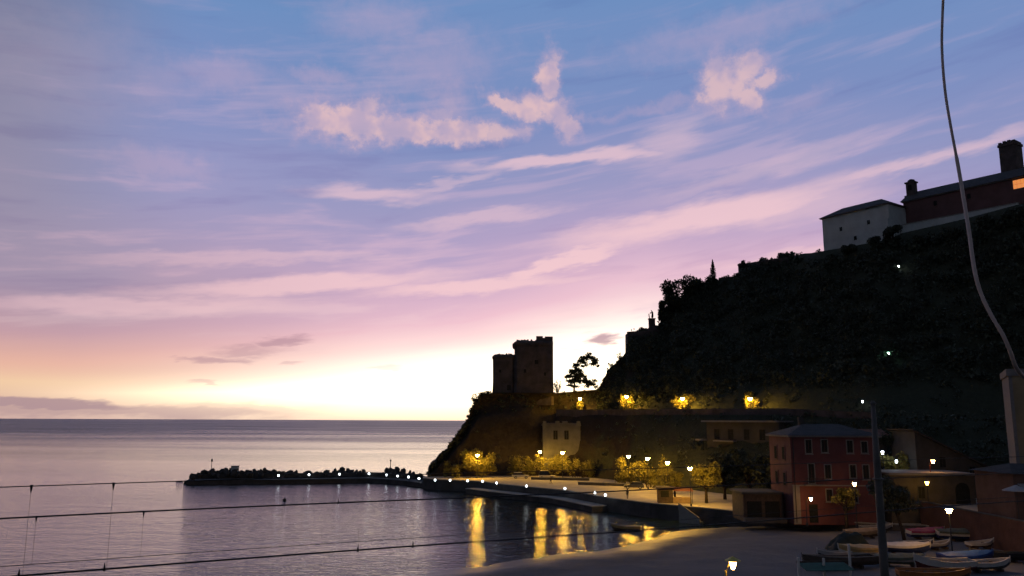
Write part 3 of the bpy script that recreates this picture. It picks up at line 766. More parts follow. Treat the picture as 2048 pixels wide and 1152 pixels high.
for i, (x, yb, yt, Y, r, lb) in enumerate([(1786, 500, 452, 190, 22, 'dark tree swallowing the corner of the convent block'), (1756, 508, 474, 192, 20, 'low dark tree before the middle of the convent block'), (1700, 515, 492, 199, 20, 'low dark tree at the foot of the convent block wall'),
        (1838, 500, 474, 186, 24, 'dark tree below the near end of the terrace wall'), (1905, 486, 458, 181, 26, 'dark tree below the middle of the terrace wall'), (1975, 470, 434, 176, 28, 'dark tree where the terrace wall passes the hanging cable'), (2035, 456, 418, 171, 30, 'dark tree covering the far end of the terrace wall')]):
    tree_at(x, yb, yt, Y, r, lb, 'hill_tree', l_scrub, 80 + i, n=2600, leaf=.32, lobes=13, trunk_h=.12)
# lamplit planting on the promenade
def prom_bush(px, pyb, pyt, rpx, Y, lb, seed, lm=l_mid, n=1500, leaf=.2, ry=1.6):
    p = P(px, pyb, Y); p.z = max(p.z, ZP); tp = P(px, pyt, Y)
    bush('bush', lb, p, rpx / FPX * Y, ry, tp.z - p.z, lm, seed, n, leaf)
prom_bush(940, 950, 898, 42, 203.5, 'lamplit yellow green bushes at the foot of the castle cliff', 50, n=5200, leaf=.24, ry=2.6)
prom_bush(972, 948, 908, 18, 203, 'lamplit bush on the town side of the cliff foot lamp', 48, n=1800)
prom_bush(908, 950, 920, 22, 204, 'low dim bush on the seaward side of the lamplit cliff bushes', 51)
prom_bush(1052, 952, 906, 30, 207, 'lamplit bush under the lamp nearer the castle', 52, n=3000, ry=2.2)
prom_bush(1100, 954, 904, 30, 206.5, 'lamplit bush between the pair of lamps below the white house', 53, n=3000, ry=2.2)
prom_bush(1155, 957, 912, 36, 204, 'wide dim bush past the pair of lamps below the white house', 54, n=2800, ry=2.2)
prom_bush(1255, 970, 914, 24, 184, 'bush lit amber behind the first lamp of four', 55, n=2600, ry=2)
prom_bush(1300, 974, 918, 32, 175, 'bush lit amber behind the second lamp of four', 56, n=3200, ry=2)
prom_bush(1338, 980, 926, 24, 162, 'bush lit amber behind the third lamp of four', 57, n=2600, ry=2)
bank_names = ['lit shrub on the bank behind the upper lamp under the lone pine', 'lit shrub on the bank behind the second upper road lamp', 'lit shrubs behind the brightest upper road lamp', 'lit shrub behind the farthest upper road lamp']
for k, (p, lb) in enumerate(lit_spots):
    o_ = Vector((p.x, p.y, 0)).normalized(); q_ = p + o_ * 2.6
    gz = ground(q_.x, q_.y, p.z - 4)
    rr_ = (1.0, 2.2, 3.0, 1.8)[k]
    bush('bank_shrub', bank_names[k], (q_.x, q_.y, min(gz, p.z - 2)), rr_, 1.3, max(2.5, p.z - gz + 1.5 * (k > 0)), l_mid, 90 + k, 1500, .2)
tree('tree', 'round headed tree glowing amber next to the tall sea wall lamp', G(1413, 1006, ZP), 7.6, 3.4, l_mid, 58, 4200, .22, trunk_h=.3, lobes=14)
tree('tree', 'small dark tree rising behind the kiosk', G(1350, 1002, ZP), 5.2, 1.9, l_mid, 59, 1500, .2, trunk_h=.35)
for i, (x, yb, yt, r, Y, lb) in enumerate([(1450, 1000, 905, 40, 150, 'tall unlit tree behind the amber tree'), (1500, 1006, 885, 48, 146, 'large black tree under the flat roofed villa'), (1545, 1008, 900, 34, 140, 'dark tree pressed against the side of the red house')]):
    p = P(x, yb, Y); p.z = ZP; tree('tree', lb, p, P(x, yt, Y).z - ZP, r / FPX * Y, l_scrub, 60 + i, n=2600, leaf=.3, trunk_h=.25, lobes=12)
tree('tree', 'small tree lit orange by the lamp before the red house', G(1694, 1060, 1.8) + Vector((0, 0, -.2)), 6.2, 1.95, l_mid, 64, 1700, .15, trunk_h=.45, lobes=11, tr=.24)
tree('tree', 'dark leaning tree standing between the beached boats', G(1812, 1087, 1.8) + Vector((0, 0, -.2)), 8.0, 3.0, l_scrub, 65, 2600, .22, trunk_h=.48, lobes=12, lean=(-1.5, 0), tr=.2)
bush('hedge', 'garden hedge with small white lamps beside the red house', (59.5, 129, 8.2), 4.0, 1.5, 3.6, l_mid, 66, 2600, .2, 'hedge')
bush('bush', 'bush on the slope above the garden hedge', (64, 134, 11.5), 3.5, 2, 3.0, l_dark, 67, 1500, .2)

# ------------------------------------------------------------------ castle
def oct_ring(x0, x1, y0, y1, z, ch):
    return [(x0 + ch, y0, z), (x1 - ch, y0, z), (x1, y0 + ch, z), (x1, y1 - ch, z), (x1 - ch, y1, z), (x0 + ch, y1, z), (x0, y1 - ch, z), (x0, y0 + ch, z)]
YC = 221.0
o0 = P(1068, 788, YC); 
def cx(px, py=730): return P(px, py, YC).x - o0.x
def cz_(py, px=1060): return P(px, py, YC).z - o0.z
t = thing('castle_ruin', 'dark ruined castle of stepped square towers on the headland', 'castle', o0)
x0, x1 = cx(1029), cx(1106.5); zt = cz_(681); D = 10
MB().loft([oct_ring(x0 - .25, x1 + .15, -.2, D, -3, .7), oct_ring(x0, x1 + .05, 0, D, 3.5, .7), oct_ring(x0, x1, 0, D, zt - 1.7, .7), oct_ring(x0 - .25, x1, -.25, D, zt - 1.2, .7), oct_ring(x0 - .25, x1, -.25, D, zt - .55, .7), oct_ring(x0 + .5, x1, .5, D, zt, .7)]).build('main_tower', m_stone, t)
xl0 = cx(984.5); zl = cz_(708)
MB().loft([oct_ring(xl0 - .2, x0 - .02, .8, D - 1, -4, .6), oct_ring(xl0 + .15, x0 - .02, 1, D - 1, 3.0, .6), oct_ring(xl0 + .1, x0 - .02, 1, D - 1, zl - 1.3, .6), oct_ring(xl0 - .1, x0 - .02, .8, D - 1, zl - 1.0, .6), oct_ring(xl0 - .05, x0 - .02, .8, D - 1, zl - .6, .6), oct_ring(xl0 + .6, x0 - .02, 1.4, D - 1, zl, .6)]).build('low_tower', m_stone, t)
xr0 = cx(1069); zr = cz_(671.5)
tr_ = MB().loft([oct_ring(xr0, x1 - .03, .6, 6, zt - .1, .5), oct_ring(xr0 + .5, x1 - .03, .6, 6, zt + .45, .5)])
tr_.build('turret', m_stone, t)
zq = zt + .453
for (a, b2, h) in [(xr0 + .5, cx(1086), zr - zq), (cx(1090), x1 - .05, zr - zq - .1), (cx(1086) + .02, cx(1090) - .02, (zr - zq) * .45)]:
    part_box('merlon', m_stone, t, a, b2, .7, 1.5, zq, zq + max(.2, h))
for (px, py, w, h) in [(1073, 724, 1.0, 1.1), (1050, 742, .7, .9), (1018, 775, 1.0, 1.4), (1000, 742, .6, .8), (1090, 748, .6, .9)]:
    f = -.03 if px > 1029 else .93
    fr = part_box('window', m_stone, t, cx(px) - w / 2 - .15, cx(px) + w / 2 + .15, f - .06, f + .3, cz_(py) - h / 2 - .15, cz_(py) + h / 2 + .15)
    part_box('opening', m_shut, fr, cx(px) - w / 2, cx(px) + w / 2, f - .09, f + .2, cz_(py) - h / 2, cz_(py) + h / 2)
rq = random.Random(12)
for (a, b2, zb, yy, nst) in [(x0 + .6, xr0 - .3, zt, .7, 9), (xl0 + .8, x0 - .5, zl, 1.7, 6)]:
    for k in range(nst):
        x = a + (b2 - a) * (k + rq.uniform(.1, .9)) / nst; h = rq.uniform(.08, .42)
        part_box('broken_stone', m_stone, t, x - rq.uniform(.15, .4), x + rq.uniform(.15, .4), yy + k * .011, yy + .6 + k * .013, zb - .2 + k * .003, zb + h)
xb = cx(1028.5); 
for k in range(3): MB().lathe([(.1, 0), (.42, .35), (.5, .8), (.45, 1.1)], 8, (x0 - .1, .2 + k * 3.2, zt - 1.9)).build('corbel', m_stone, t)

# ------------------------------------------------------------------ viewpoint wall and statue
o0 = P(1256, 700, 233.2)
t = thing('viewpoint_wall', 'rough stone viewpoint wall on the bluff carrying the statue', 'wall', o0)
x1 = P(1330, 700, 233.2).x - o0.x; zt = P(1290, 664, 233.2).z - o0.z
MB().loft([[(-.3, 0, -9), (x1, 0, -9), (x1, 5, -9), (-.3, 5, -9)], [(0, .4, zt - .3), (x1, .4, zt + .4), (x1, 5, zt + .4), (0, 5, zt - .3)]]).build('wall', m_stone, t)
MB().loft([[(-.1, .3, zt - .297), (x1, .3, zt + .403), (x1, 1.0, zt + .403), (-.1, 1.0, zt - .297)], [(-.1, .3, zt + .1), (x1, .3, zt + .75), (x1, 1.0, zt + .75), (-.1, 1.0, zt + .1)]]).build('parapet', m_stone, t)
def skin_figure(name, vs_, es_, rad, m, parent, sub=1, root=0):
    me = bpy.data.meshes.new(name); me.from_pydata(vs_, es_, []); me.update(); me.materials.append(m)
    o = bpy.data.objects.new(name, me); C.objects.link(o); o.parent = parent
    md = o.modifiers.new('skin', 'SKIN'); md.use_smooth_shade = True
    sv_ = me.skin_vertices[0].data if me.skin_vertices else None
    if sv_ is None:
        bmx = bmesh.new(); bmx.from_mesh(me); bmx.verts.layers.skin.verify(); bmx.to_mesh(me); bmx.free(); sv_ = me.skin_vertices[0].data
    for i, r in enumerate(rad): sv_[i].radius = (r, r) if not hasattr(r, '__len__') else r; sv_[i].use_root = (i == root)
    md2 = o.modifiers.new('sub', 'SUBSURF'); md2.levels = sub; md2.render_levels = sub
    return o
zp = ground(P(1304, 655, 234.5).x, 235.0, P(1304, 660, 234.5).z)
o0 = P(1304, 659, 234.6)
t = thing('statue', 'bronze statue of a robed figure with animal on tall pedestal, on the skyline', 'statue', o0)
hp = P(1304, 637, 234.6).z - o0.z
m_bronze = mat('dark bronze', (.05, .045, .035), .5, .3, 4, spec=.4)
part_box('base', m_stone, t, -1.15, 1.15, -1.1, 1.1, -1.0, .4); part_box('pedestal', m_stone, t, -.85, .85, -.85, .85, .403, hp - .25); part_box('cap', m_stone, t, -1.0, 1.0, -1.0, 1.0, hp - .247, hp)
S = 1.45
vv = [(.1, 0, .05), (.15, 0, .5), (.2, 0, .95), (.12, 0, 1.35), (0, 0, 1.55), (-.1, 0, 1.74), (.25, .18, 1.3), (-.1, .25, 1.12), (-.4, .22, 1.05), (.2, -.2, 1.3), (-.15, -.26, 1.15), (-.42, -.2, 1.2)]
vv = [(x * S, y * S, z * S + hp) for x, y, z in vv]
skin_figure('figure', vv, [(0, 1), (1, 2), (2, 3), (3, 4), (4, 5), (3, 6), (6, 7), (7, 8), (3, 9), (9, 10), (10, 11)], [r * S for r in (.27, .24, .2, .19, .07, .115, .09, .065, .05, .09, .065, .05)], m_bronze, t)
vv = [(-.62, 0, .55), (-.55, 0, .85), (-.6, 0, 1.12), (-.75, 0, 1.18), (-.5, .1, .25), (-.5, .1, .03), (-.5, -.1, .25), (-.5, -.1, .03), (-.35, 0, .3)]
vv = [(x * S * .95, y * S, z * S * .8 + hp) for x, y, z in vv]
skin_figure('animal', vv, [(0, 1), (1, 2), (2, 3), (0, 4), (4, 5), (0, 6), (6, 7), (0, 8)], [r * S for r in (.12, .1, .09, .05, .05, .04, .05, .04, .05)], m_bronze, t)

# ------------------------------------------------------------------ buildings: helper for a window with trim
def window(t, x, z, w, h, y=0.0, trim=m_ltrim, fill=m_shut, d=1.0, pane=True, sill=True):
    """on a wall facing -y at y"""
    f = MB(); e = .14
    f.box(x - w/2 - e, x - w/2, y - .06, y + .1, z - e, z + h + e); f.box(x + w/2, x + w/2 + e, y - .06, y + .1, z - e, z + h + e)
    f.box(x - w/2 + .002, x + w/2 - .002, y - .06, y + .1, z + h, z + h + e); f.box(x - w/2 + .002, x + w/2 - .002, y - .06, y + .1, z - e, z)
    o = f.build('window', trim, t)
    p = MB(); p.box(x - w/2 + .003, x - .02, y - .02, y + .05, z + .003, z + h - .003); p.box(x + .02, x + w/2 - .003, y - .02, y + .05, z + .003, z + h - .003)
    p.build('shutter', fill, o)
    if sill: part_box('sill', trim, o, x - w/2 - .22, x + w/2 + .22, y - .16, y - .062, z - e - .1, z - e)
    return o
def hip_roof(mb, x0, x1, y0, y1, z, h, ov=.5, inset=None):
    x0 -= ov; x1 += ov; y0 -= ov; y1 += ov; ym = (y0 + y1) / 2; ins = inset if inset is not None else (y1 - y0) / 2
    i = len(mb.v); mb.v += [(x0, y0, z), (x1, y0, z), (x1, y1, z), (x0, y1, z), (x0 + ins, ym, z + h), (x1 - ins, ym, z + h)]
    mb.f += [(i, i+1, i+5, i+4), (i+2, i+3, i+4, i+5), (i+1, i+2, i+5), (i+3, i, i+4), (i+3, i+2, i+1, i)]
    return mb

# white battlemented house on the cliff
o0 = P(1086, 886, 211.6); o0.z = 6.0
t = thing('battlemented_house', 'small white house with battlements set into the cliff below the castle', 'house', o0)
w = P(1161, 886, 211.6).x - o0.x; zc = P(1120, 852, 211.6).z - 6.0; zm = P(1120, 842, 211.6).z - 6.0
part_box('wall', m_dim, t, 0, w, 0, 9, -2, zc); part_box('cornice', m_dim, t, -.2, w + .2, -.25, 9, zc + .003, zc + .35)
for (a, b2) in [(0, .09), (.33, .44), (.52, .66), (.9, 1.0)]:
    part_box('merlon', m_dim, t, a * w, b2 * w, -.2, .25, zc + .353, zm)
part_box('parapet', m_dim, t, -.15, w + .15, .3, .6, zc + .353, zc + .8)
for px in (1111, 1133): window(t, P(px, 870, 211.6).x - o0.x, P(px, 879, 211.6).z - 6.0, 1.1, 2.3, 0, m_dim)
part_box('side_wing', m_stone, t, w + .02, w + 1.9, 1.0, 8, -2, zc - 1.2)

# flat roofed villa under the upper road, turned along the slope
va = P(1405, 885, 173); vb = P(1560, 885, 159)
t = thing('flat_roof_villa', 'dark villa with thin pale flat roof edge between promenade trees and upper road', 'house', (va.x, va.y, 8.0), math.atan2(vb.y - va.y, vb.x - va.x))
w = math.hypot(vb.x - va.x, vb.y - va.y); zr = P(1480, 841, 166).z - 8.0; zl = P(1450, 882, 168).z - 8.0
part_box('wall', m_grey, t, .6, w - .5, .8, 7.5, -6, zr - .35); part_box('roof_slab', m_ltrim, t, 0, w, -.3, 8, zr - .347, zr)
part_box('balcony_slab', m_ltrim, t, 3.0, 8.0, -.5, .797, zl - .15, zl + .1)
part_box('terrace_slab', m_ltrim, t, -1.6, .3, -.3, 1.5, zl - .05, zl + .3)
for x in (3.2, 6.6, 10.4, 14.0): window(t, x, zl + .3, 1.3, 2.1, .8, m_grey)

# red house
RX, RY = 39.9, 116.5
t = thing('red_house', 'three storey red house with pale window frames at the end of the promenade', 'house', (RX, RY, ZP))
w = 12.6; d = 9.5; zE = P(1650, 871, RY).z - ZP
part_box('wall', m_red, t, 0, w, 0, d, -.3, zE - .25)
part_box('cornice', m_ltrim, t, -.4, w + .4, -.4, d + .4, zE - .247, zE)
rf = hip_roof(MB(), 0, w, 0, d, zE + .003, 1.6, .55, 4.2).build('roof', m_roof, t)
part_box('chimney', m_grey, rf, 3.2, 3.9, 5, 5.7, zE + 1.0, zE + 2.6)
def rx(px): return P(px, 930, RY).x - RX
def rz(py): return P(1650, py, RY).z - ZP
for (px, yb, yt) in [(1619, 906, 880), (1651, 904, 880), (1702, 905, 881), (1731, 905, 883), (1622, 966, 928), (1655, 957, 930), (1705, 955, 930), (1731, 957, 930), (1655, 1002, 979), (1705, 1004, 979)]:
    window(t, rx(px), rz(yb), 11 / FPX * RY, rz(yt) - rz(yb), 0, m_ltrim, m_shut)
part_box('door', m_shut, t, rx(1622) - .6, rx(1622) + .6, -.05, .05, .0, 2.5)
bl = part_box('balcony', m_ltrim, t, rx(1605), rx(1647), -1.0, -.02, rz(969) - .12, rz(969))
ra = MB()
for k in range(14):
    x = rx(1605) + (rx(1647) - rx(1605)) * k / 13; ra.box(x - .02, x + .02, -.98, -.94, rz(969) + .002, rz(969) + .9)
ra.box(rx(1605) - .03, rx(1647) + .03, -1.0, -.92, rz(969) + .902, rz(969) + .96); ra.build('railing', m_iron, bl)
for x in (.35, 12.2): MB().lathe([(.06, 0), (.06, zE - .3)], 6, (x, -.12, 0)).build('drainpipe', m_iron, t)
part_box('string_course', m_ltrim, t, -.08, w + .08, -.09, -.002, rz(968) - .3, rz(968) - .13)
part_box('corner_pilaster', m_ltrim, t, .02, 1.0, -.07, -.003, -.2, rz(972))
# its long side, windows facing the sea: a part turned to face -x
for (yy, zz) in [(3.0, 8.6), (3.0, 4.9), (6.5, 8.6), (6.5, 4.9)]:
    f = MB().box(-.07, .1, yy - .75, yy + .75, zz - .2, zz + 2.0).build('window', m_redl, t); MB().box(-.09, .05, yy - .5, yy + .5, zz, zz + 1.75).build('shutter', m_shut, f)
# low annex
t = thing('garage_annex', 'low annex with pale roof edge against the seaward side of the red house', 'annex', (RX - 6.2, RY + 3, ZP))
part_box('wall', m_wood, t, 0, 5.75, 0, 6, -.3, 3.6); part_box('roof_slab', m_concd, t, -.3, 5.75, -.4, 6.2, 3.603, 3.9)
for k in range(2): part_box('door', m_shut, t, .5 + k * 2.6, 2.6 + k * 2.6, -.04, .05, -.2, 2.6)
part_box('plinth', m_concd, t, -.2, 5.75, -1.4, -.05, -.3, .35)

# street wall building with yellow lamp, and houses stepping up behind
t = thing('street_house', 'long low house with pale cornice lit by a yellow wall lamp', 'house', (53.6, 116.2, ZP))
part_box('wall', mat('ochre grey render', (.10, .085, .07), .9, .25, .5, .2, 5), t, 0, 12.0, 0, 8, -.3, 6.6)
part_box('cornice', m_ltrim, t, -.2, 12.2, -.25, 8.2, 6.603, 6.9)
for x in (2.0, 4.4): window(t, x, 3.4, .9, 1.6, 0, m_grey)
ar = MB(); pts = [(10.2 + 1.0 * math.cos(a * math.pi / 10), 4.6 + 1.0 * math.sin(a * math.pi / 10)) for a in range(11)]
ar.loft([[(11.2, -.05, 2.7)] + [(x, -.05, z) for x, z in pts] + [(9.2, -.05, 2.7)], [(11.2, .05, 2.7)] + [(x, .05, z) for x, z in pts] + [(9.2, .05, 2.7)]]).build('arched_door', m_shut, t)
t = thing('sloped_roof_house', 'house behind the low street house with one long roof sloping to the street', 'house', (62.5, 126, 5))
zA = P(1822, 858, 126).z - 5; zB = P(1985, 936, 126).z - 5; wl_ = P(1985, 936, 126).x - 62.5
MB().loft([[(0, 0, -1), (wl_, 0, -1), (wl_, 8, -1), (0, 8, -1)], [(0, 0, zA - .4), (wl_, 0, zB - .4), (wl_, 8, zB - .4), (0, 8, zA - .4)]]).build('wall', m_grey, t)
MB().loft([[(-.4, -.6, zA - .2), (wl_ + .5, -.6, zB - .6), (wl_ + .5, 8.4, zB - .6), (-.4, 8.4, zA - .2)], [(-.4, -.6, zA), (wl_ + .5, -.6, zB - .4), (wl_ + .5, 8.4, zB - .4), (-.4, 8.4, zA)]]).build('roof', m_roof, t)
window(t, 4.0, 4.6, .9, 1.5, 0, m_grey); window(t, 8.5, 3.2, .9, 1.5, 0, m_grey)
t = thing('clay_roof_shed', 'small shed with clay coloured roof above the garden hedge', 'shed', (58.2, 136, 10))
zz = P(1770, 862, 136).z - 10
part_box('wall', m_grey, t, .3, 4.6, .4, 4, -3, zz - .7)
MB().loft([[(-.1, -.1, zz - .697), (5, -.1, zz - .697), (5, 4.4, zz - .697), (-.1, 4.4, zz - .697)], [(.3, 1.9, zz + .3), (4.6, 1.9, zz + .3), (4.6, 2.3, zz + .3), (.3, 2.3, zz + .3)]]).build('roof', m_rooft, t)
part_box('door', m_shut, t, 1.8, 2.7, .36, .45, -.9, zz - 1.2)

# cream apartment house at the frame edge and the low restaurant before it
cxp = P(2016, 740, 106)
t = thing('apartment_house', 'tall cream apartment house with pale corner strip and brown shutters', 'house', (cxp.x, 106, ZS), -.485)
zt = P(2012, 738, 106).z - ZS
part_box('wall', m_cream, t, 0, 16, 0, 12, -.3, zt - .9); part_box('corner_strip', m_ltrim, t, -.06, .35, -.06, 12, -.3, zt - .9)
part_box('cornice', m_ltrim, t, -.25, 16.2, -.25, 12.2, zt - .897, zt)
m_bsh = mat('brown shutter', (.10, .055, .035), .7)
for fl in range(4):
    for k in range(4):
        window(t, 3.1 + k * 3.4, zt - 3.9 - fl * 3.75, 1.2, 1.9, 0, m_cream, m_bsh)
t = thing('restaurant', 'low dark roofed restaurant with awning on the raised street', 'building', (58.9, 97.2, ZS))
zt = P(1990, 932, 97.2).z - ZS
part_box('wall', mat('dusty pink render', (.13, .08, .065), .9, .25, .5, .2, 5), t, .6, 17, 0, 8, -.2, zt - .9)
MB().loft([[(.1, -.5, zt - .897), (17.4, -.5, zt - .897), (17.4, 8.4, zt - .897), (.1, 8.4, zt - .897)], [(2.6, 3.6, zt + .1), (17, 3.6, zt + .1), (17, 4.2, zt + .1), (2.6, 4.2, zt + .1)]]).build('roof', m_roof, t)
MB().loft([[(1.0, -1.9, zt - 2.75), (5.6, -1.9, zt - 2.75), (5.6, -.02, zt - 2.1), (1.0, -.02, zt - 2.1)], [(1.0, -1.9, zt - 2.67), (5.6, -1.9, zt - 2.67), (5.6, -.02, zt - 2.02), (1.0, -.02, zt - 2.02)]]).build('awning', m_awn, t)
for x in (1.6, 4.2): part_box('door', m_shut, t, x, x + 1.3, -.04, .05, 0, 2.4)
window(t, 7.2, 1.0, 1.4, 1.3, 0, m_ltrim)
p = P(2032, 972, 94)
t = thing('parasol', 'off white cafe parasol beside the restaurant awning', 'parasol', (p.x, 94, ZS))
zz = p.z - ZS
MB().lathe([(.3, 0), (.3, .08), (.035, .1), (.03, zz)], 8).build('pole', m_iron, t)
MB().lathe([(1.5, zz - .55), (1.5, zz - .5), (.06, zz + .12)], 8).build('canopy', m_awn, t)

# ------------------------------------------------------------------ convent on the hilltop
A = P(1644, 437, 211); B = P(1776, 405, 195)
ang = math.atan2(B.y - A.y, B.x - A.x); Lb = math.hypot(B.x - A.x, B.y - A.y); zE = (A.z + B.z) / 2
t = thing('convent_block', 'pale grey convent block with shallow hipped roof at the brow of the hill', 'building', (A.x, A.y, A.z - 12), ang)
H = 12 + zE - A.z
part_box('wall', m_plw, t, 0, Lb, 0, 7.5, -4, H - .3); part_box('eave', m_ltrim, t, -.45, Lb + .45, -.45, 7.95, H - .297, H - .1)
hip_roof(MB(), 0, Lb, 0, 7.5, H - .097, 2.6, .65, 4.6).build('roof', m_roof, t)
for x, z in [(5.5, 7.4), (13.5, 7.6), (9.5, 4.2)]: window(t, x, z, .8, 1.1, 0, m_plw)
part_box('buttress', m_plw, t, Lb - 1.1, Lb - .05, -.6, -.01, -4, H - 4)
A2 = P(1806, 404, 199.5); B2 = P(2046, 351, 177)
ang2 = math.atan2(B2.y - A2.y, B2.x - A2.x); L2 = math.hypot(B2.x - A2.x, B2.y - A2.y); L2e = L2 + 16
t = thing('convent_church', 'long pink convent church with grey pitched roof and one lit window', 'church', (A2.x, A2.y, A2.z - 8), ang2)
zslope = (B2.z - A2.z) / L2
part_box('wall', m_plp, t, 0, L2e, 0, 10, -6, 7.75)
part_box('eave', m_ltrim, t, -.3, L2e, -.4, 10.4, 7.753, 7.95)
MB().loft([[(-.5, -.7, 7.953), (-.5, 10.7, 7.953), (-.5, 5, 11.4)], [(L2e + .5, -.7, 7.953), (L2e + .5, 10.7, 7.953), (L2e + .5, 5, 11.4)]]).build('roof', m_roof, t)
wx = L2 - 1.0
fr = part_box('window', m_ltrim, t, wx - 1.35, wx + 1.35, -.05, .1, 5.2, 7.5)
gw = glow('lit window amber', (1.0, .30, .03), .75)
for k in range(3):
    for j in range(2): part_box('pane', gw, fr, wx - 1.2 + k * .81, wx - .43 + k * .81, -.07, -.03, 5.35 + j * 1.03, 6.33 + j * 1.03)
for x in (8, 16): window(t, x, 5.3, .8, 1.2, 0, m_plp)
bt = thing('bell_gable', 'small stone bell turret at the low end of the church roof', 'bell turret', (0, 0, 0))
pb = P(1825, 400, 201.5); bt.location = (pb.x, pb.y, pb.z - 3); bt.rotation_euler = (0, 0, ang2)
zz = P(1825, 359, 201.5).z - (pb.z - 3)
part_box('base', m_stone, bt, -1.5, 1.5, -1.1, 1.1, -1, 4.2); part_box('shaft', m_stone, bt, -1.05, 1.05, -.85, .85, 4.203, zz - 1.1)
part_box('cornice', m_stone, bt, -1.3, 1.3, -1.05, 1.05, zz - 1.097, zz - .75); MB().lathe([(1.1, zz - .747), (.9, zz - .2), (.1, zz + .1)], 4).build('cap', m_roof, bt)
part_box('opening', m_shut, bt, -.45, .45, -.9, -.8, zz - 3.0, zz - 1.6)
pt = P(2025, 340, 189)
t = thing('bell_tower', 'square dark bell tower with ragged top behind the church', 'tower', (pt.x, pt.y, pt.z - 10), ang2)
wt_ = 40 / FPX * 189 * .40; zz = P(2025, 287, 189).z - pt.z + 10
part_box('wall', m_stone, t, -wt_, wt_, -wt_, wt_, -4, zz - 1.0); part_box('cornice', m_stone, t, -wt_ - .2, wt_ + .2, -wt_ - .2, wt_ + .2, zz - .997, zz - .4)
for k in range(4): part_box('merlon', m_stone, t, -wt_ + k * wt_ * .54, -wt_ + k * wt_ * .54 + wt_ * .34, -wt_ - .1, wt_ + .1, zz - .397, zz + .15 + (.2 if k in (1, 2) else 0))
# pale terrace wall below the church
A3 = P(1801, 448, 196.5); B3 = P(2036, 402, 175)
an3 = math.atan2(B3.y - A3.y, B3.x - A3.x); L3 = math.hypot(B3.x - A3.x, B3.y - A3.y)
t = thing('terrace_wall', 'pale terrace wall running below the pink church', 'wall', (A3.x, A3.y, A3.z - 6), an3)
part_box('wall', m_plw, t, 0, L3, 0, .5, -4, 5.6); part_box('coping', m_conc, t, -.1, L3 + .1, -.1, .6, 5.603, 5.8)
for k in range(6): part_box('buttress', m_plw, t, 3 + k * 4.6, 3.7 + k * 4.6, -.5, -.01, -4, 4.4)
# old walls along the ridge
for (xa, xb_, ya, yb, Y0, Y1, lb) in [(1437, 1476, 556, 552, 236, 234, 'short stretch of old wall on the ridge beside the cypress'), (1476, 1625, 529, 506, 233, 214, 'long old wall stepping up the ridge to the convent block')]:
    a = P(xa, ya, Y0); b2 = P(xb_, yb, Y1); an = math.atan2(b2.y - a.y, b2.x - a.x); L = math.hypot(b2.x - a.x, b2.y - a.y)
    t = thing('ridge_wall', lb, 'wall', (a.x, a.y, a.z - 4), an)
    dz = b2.z - a.z
    MB().loft([[(0, 0, -3), (0, .8, -3), (0, .8, 4 - .25), (0, 0, 4 - .25)], [(L, 0, -3), (L, .8, -3), (L, .8, 4 + dz - .25), (L, 0, 4 + dz - .25)]]).build('wall', m_stone, t)
    MB().loft([[(0, -.1, 3.753), (0, .9, 3.753), (0, .9, 4.0), (0, -.1, 4.0)], [(L, -.1, 3.753 + dz), (L, .9, 3.753 + dz), (L, .9, 4 + dz), (L, -.1, 4 + dz)]]).build('coping', m_stone, t)

# ------------------------------------------------------------------ kiosk, stairs, sign, cars, people on the promenade
p = G(1316, 1006, ZP)
t = thing('kiosk', 'dark wooden kiosk under an awning behind the sea wall', 'kiosk', (p.x, p.y, ZP), -.12)
part_box('wall', m_wood, t, 0, 2.6, 0, 2.6, 0, 2.5); part_box('roof', m_wood, t, -.3, 3.0, -.4, 2.9, 2.503, 2.7)
part_box('counter', m_tan, t, 2.62, 5.6, .1, .7, 0, 1.0); part_box('hatch', m_shut, t, .5, 1.9, -.05, .05, 1.0, 2.1)
MB().loft([[(2.65, -.6, 2.1), (6.0, -.6, 2.1), (6.0, 2.4, 2.5), (2.65, 2.4, 2.5)], [(2.65, -.6, 2.18), (6.0, -.6, 2.18), (6.0, 2.4, 2.58), (2.65, 2.4, 2.58)]]).build('awning', mat('rust awning', (.22, .08, .04), .85), t)
for x, y in ((5.85, -.45), (5.85, 2.2)): MB().lathe([(.05, 0), (.05, 2.12)], 6, (x, y, 0)).build('post', m_iron, t)
e0 = G(1366, 1013.5, ZP); 
t = thing('beach_stairs', 'concrete stairs running down the sea wall to the beach', 'stairs', (e0.x, e0.y - .1, 0))
dirv = (edge[9] - edge[8]).normalized(); t.rotation_euler = (0, 0, math.atan2(dirv.y, dirv.x))
for k in range(9): part_box('step', m_conc, t, k * .42, k * .42 + .43, -1.35, -.15, -.6, 2.3 - k * .24)
MB().loft([[(0, -1.5, 2.0), (0, -1.37, 2.0), (0, -1.37, 3.2), (0, -1.5, 3.2)], [(3.9, -1.5, -.1), (3.9, -1.37, -.1), (3.9, -1.37, 1.1), (3.9, -1.5, 1.1)]]).build('side_wall', m_conc, t)
p = P(1480, 995, 133)
t = thing('notice_board', 'pale notice board on posts before the black trees', 'sign', (p.x, 133, ZP))
for x in (-.4, .4): MB().lathe([(.04, 0), (.04, 1.2)], 6, (x, .08, 0)).build('post', m_iron, t)
part_box('board', m_plw, t, -.5, .5, -.04, .04, .95, 2.4); part_box('frame', m_iron, t, -.56, .56, .042, .07, .9, 2.45)
# stone bench along the promenade planting
for (xa, Y, lb) in [(1120, 196, 'low planter wall before the bushes below the white house'), (1218, 180, 'low planter wall before the amber lit bushes')]:
    p = P(xa, 950, Y); t = thing('planter_wall', lb, 'wall', (p.x, Y, ZP), -.35 if xa > 1200 else -.2)
    part_box('wall', m_concd, t, -7, 7, -.2, .2, -.1, .55); part_box('coping', m_conc, t, -7.1, 7.1, -.28, .28, .553, .65)

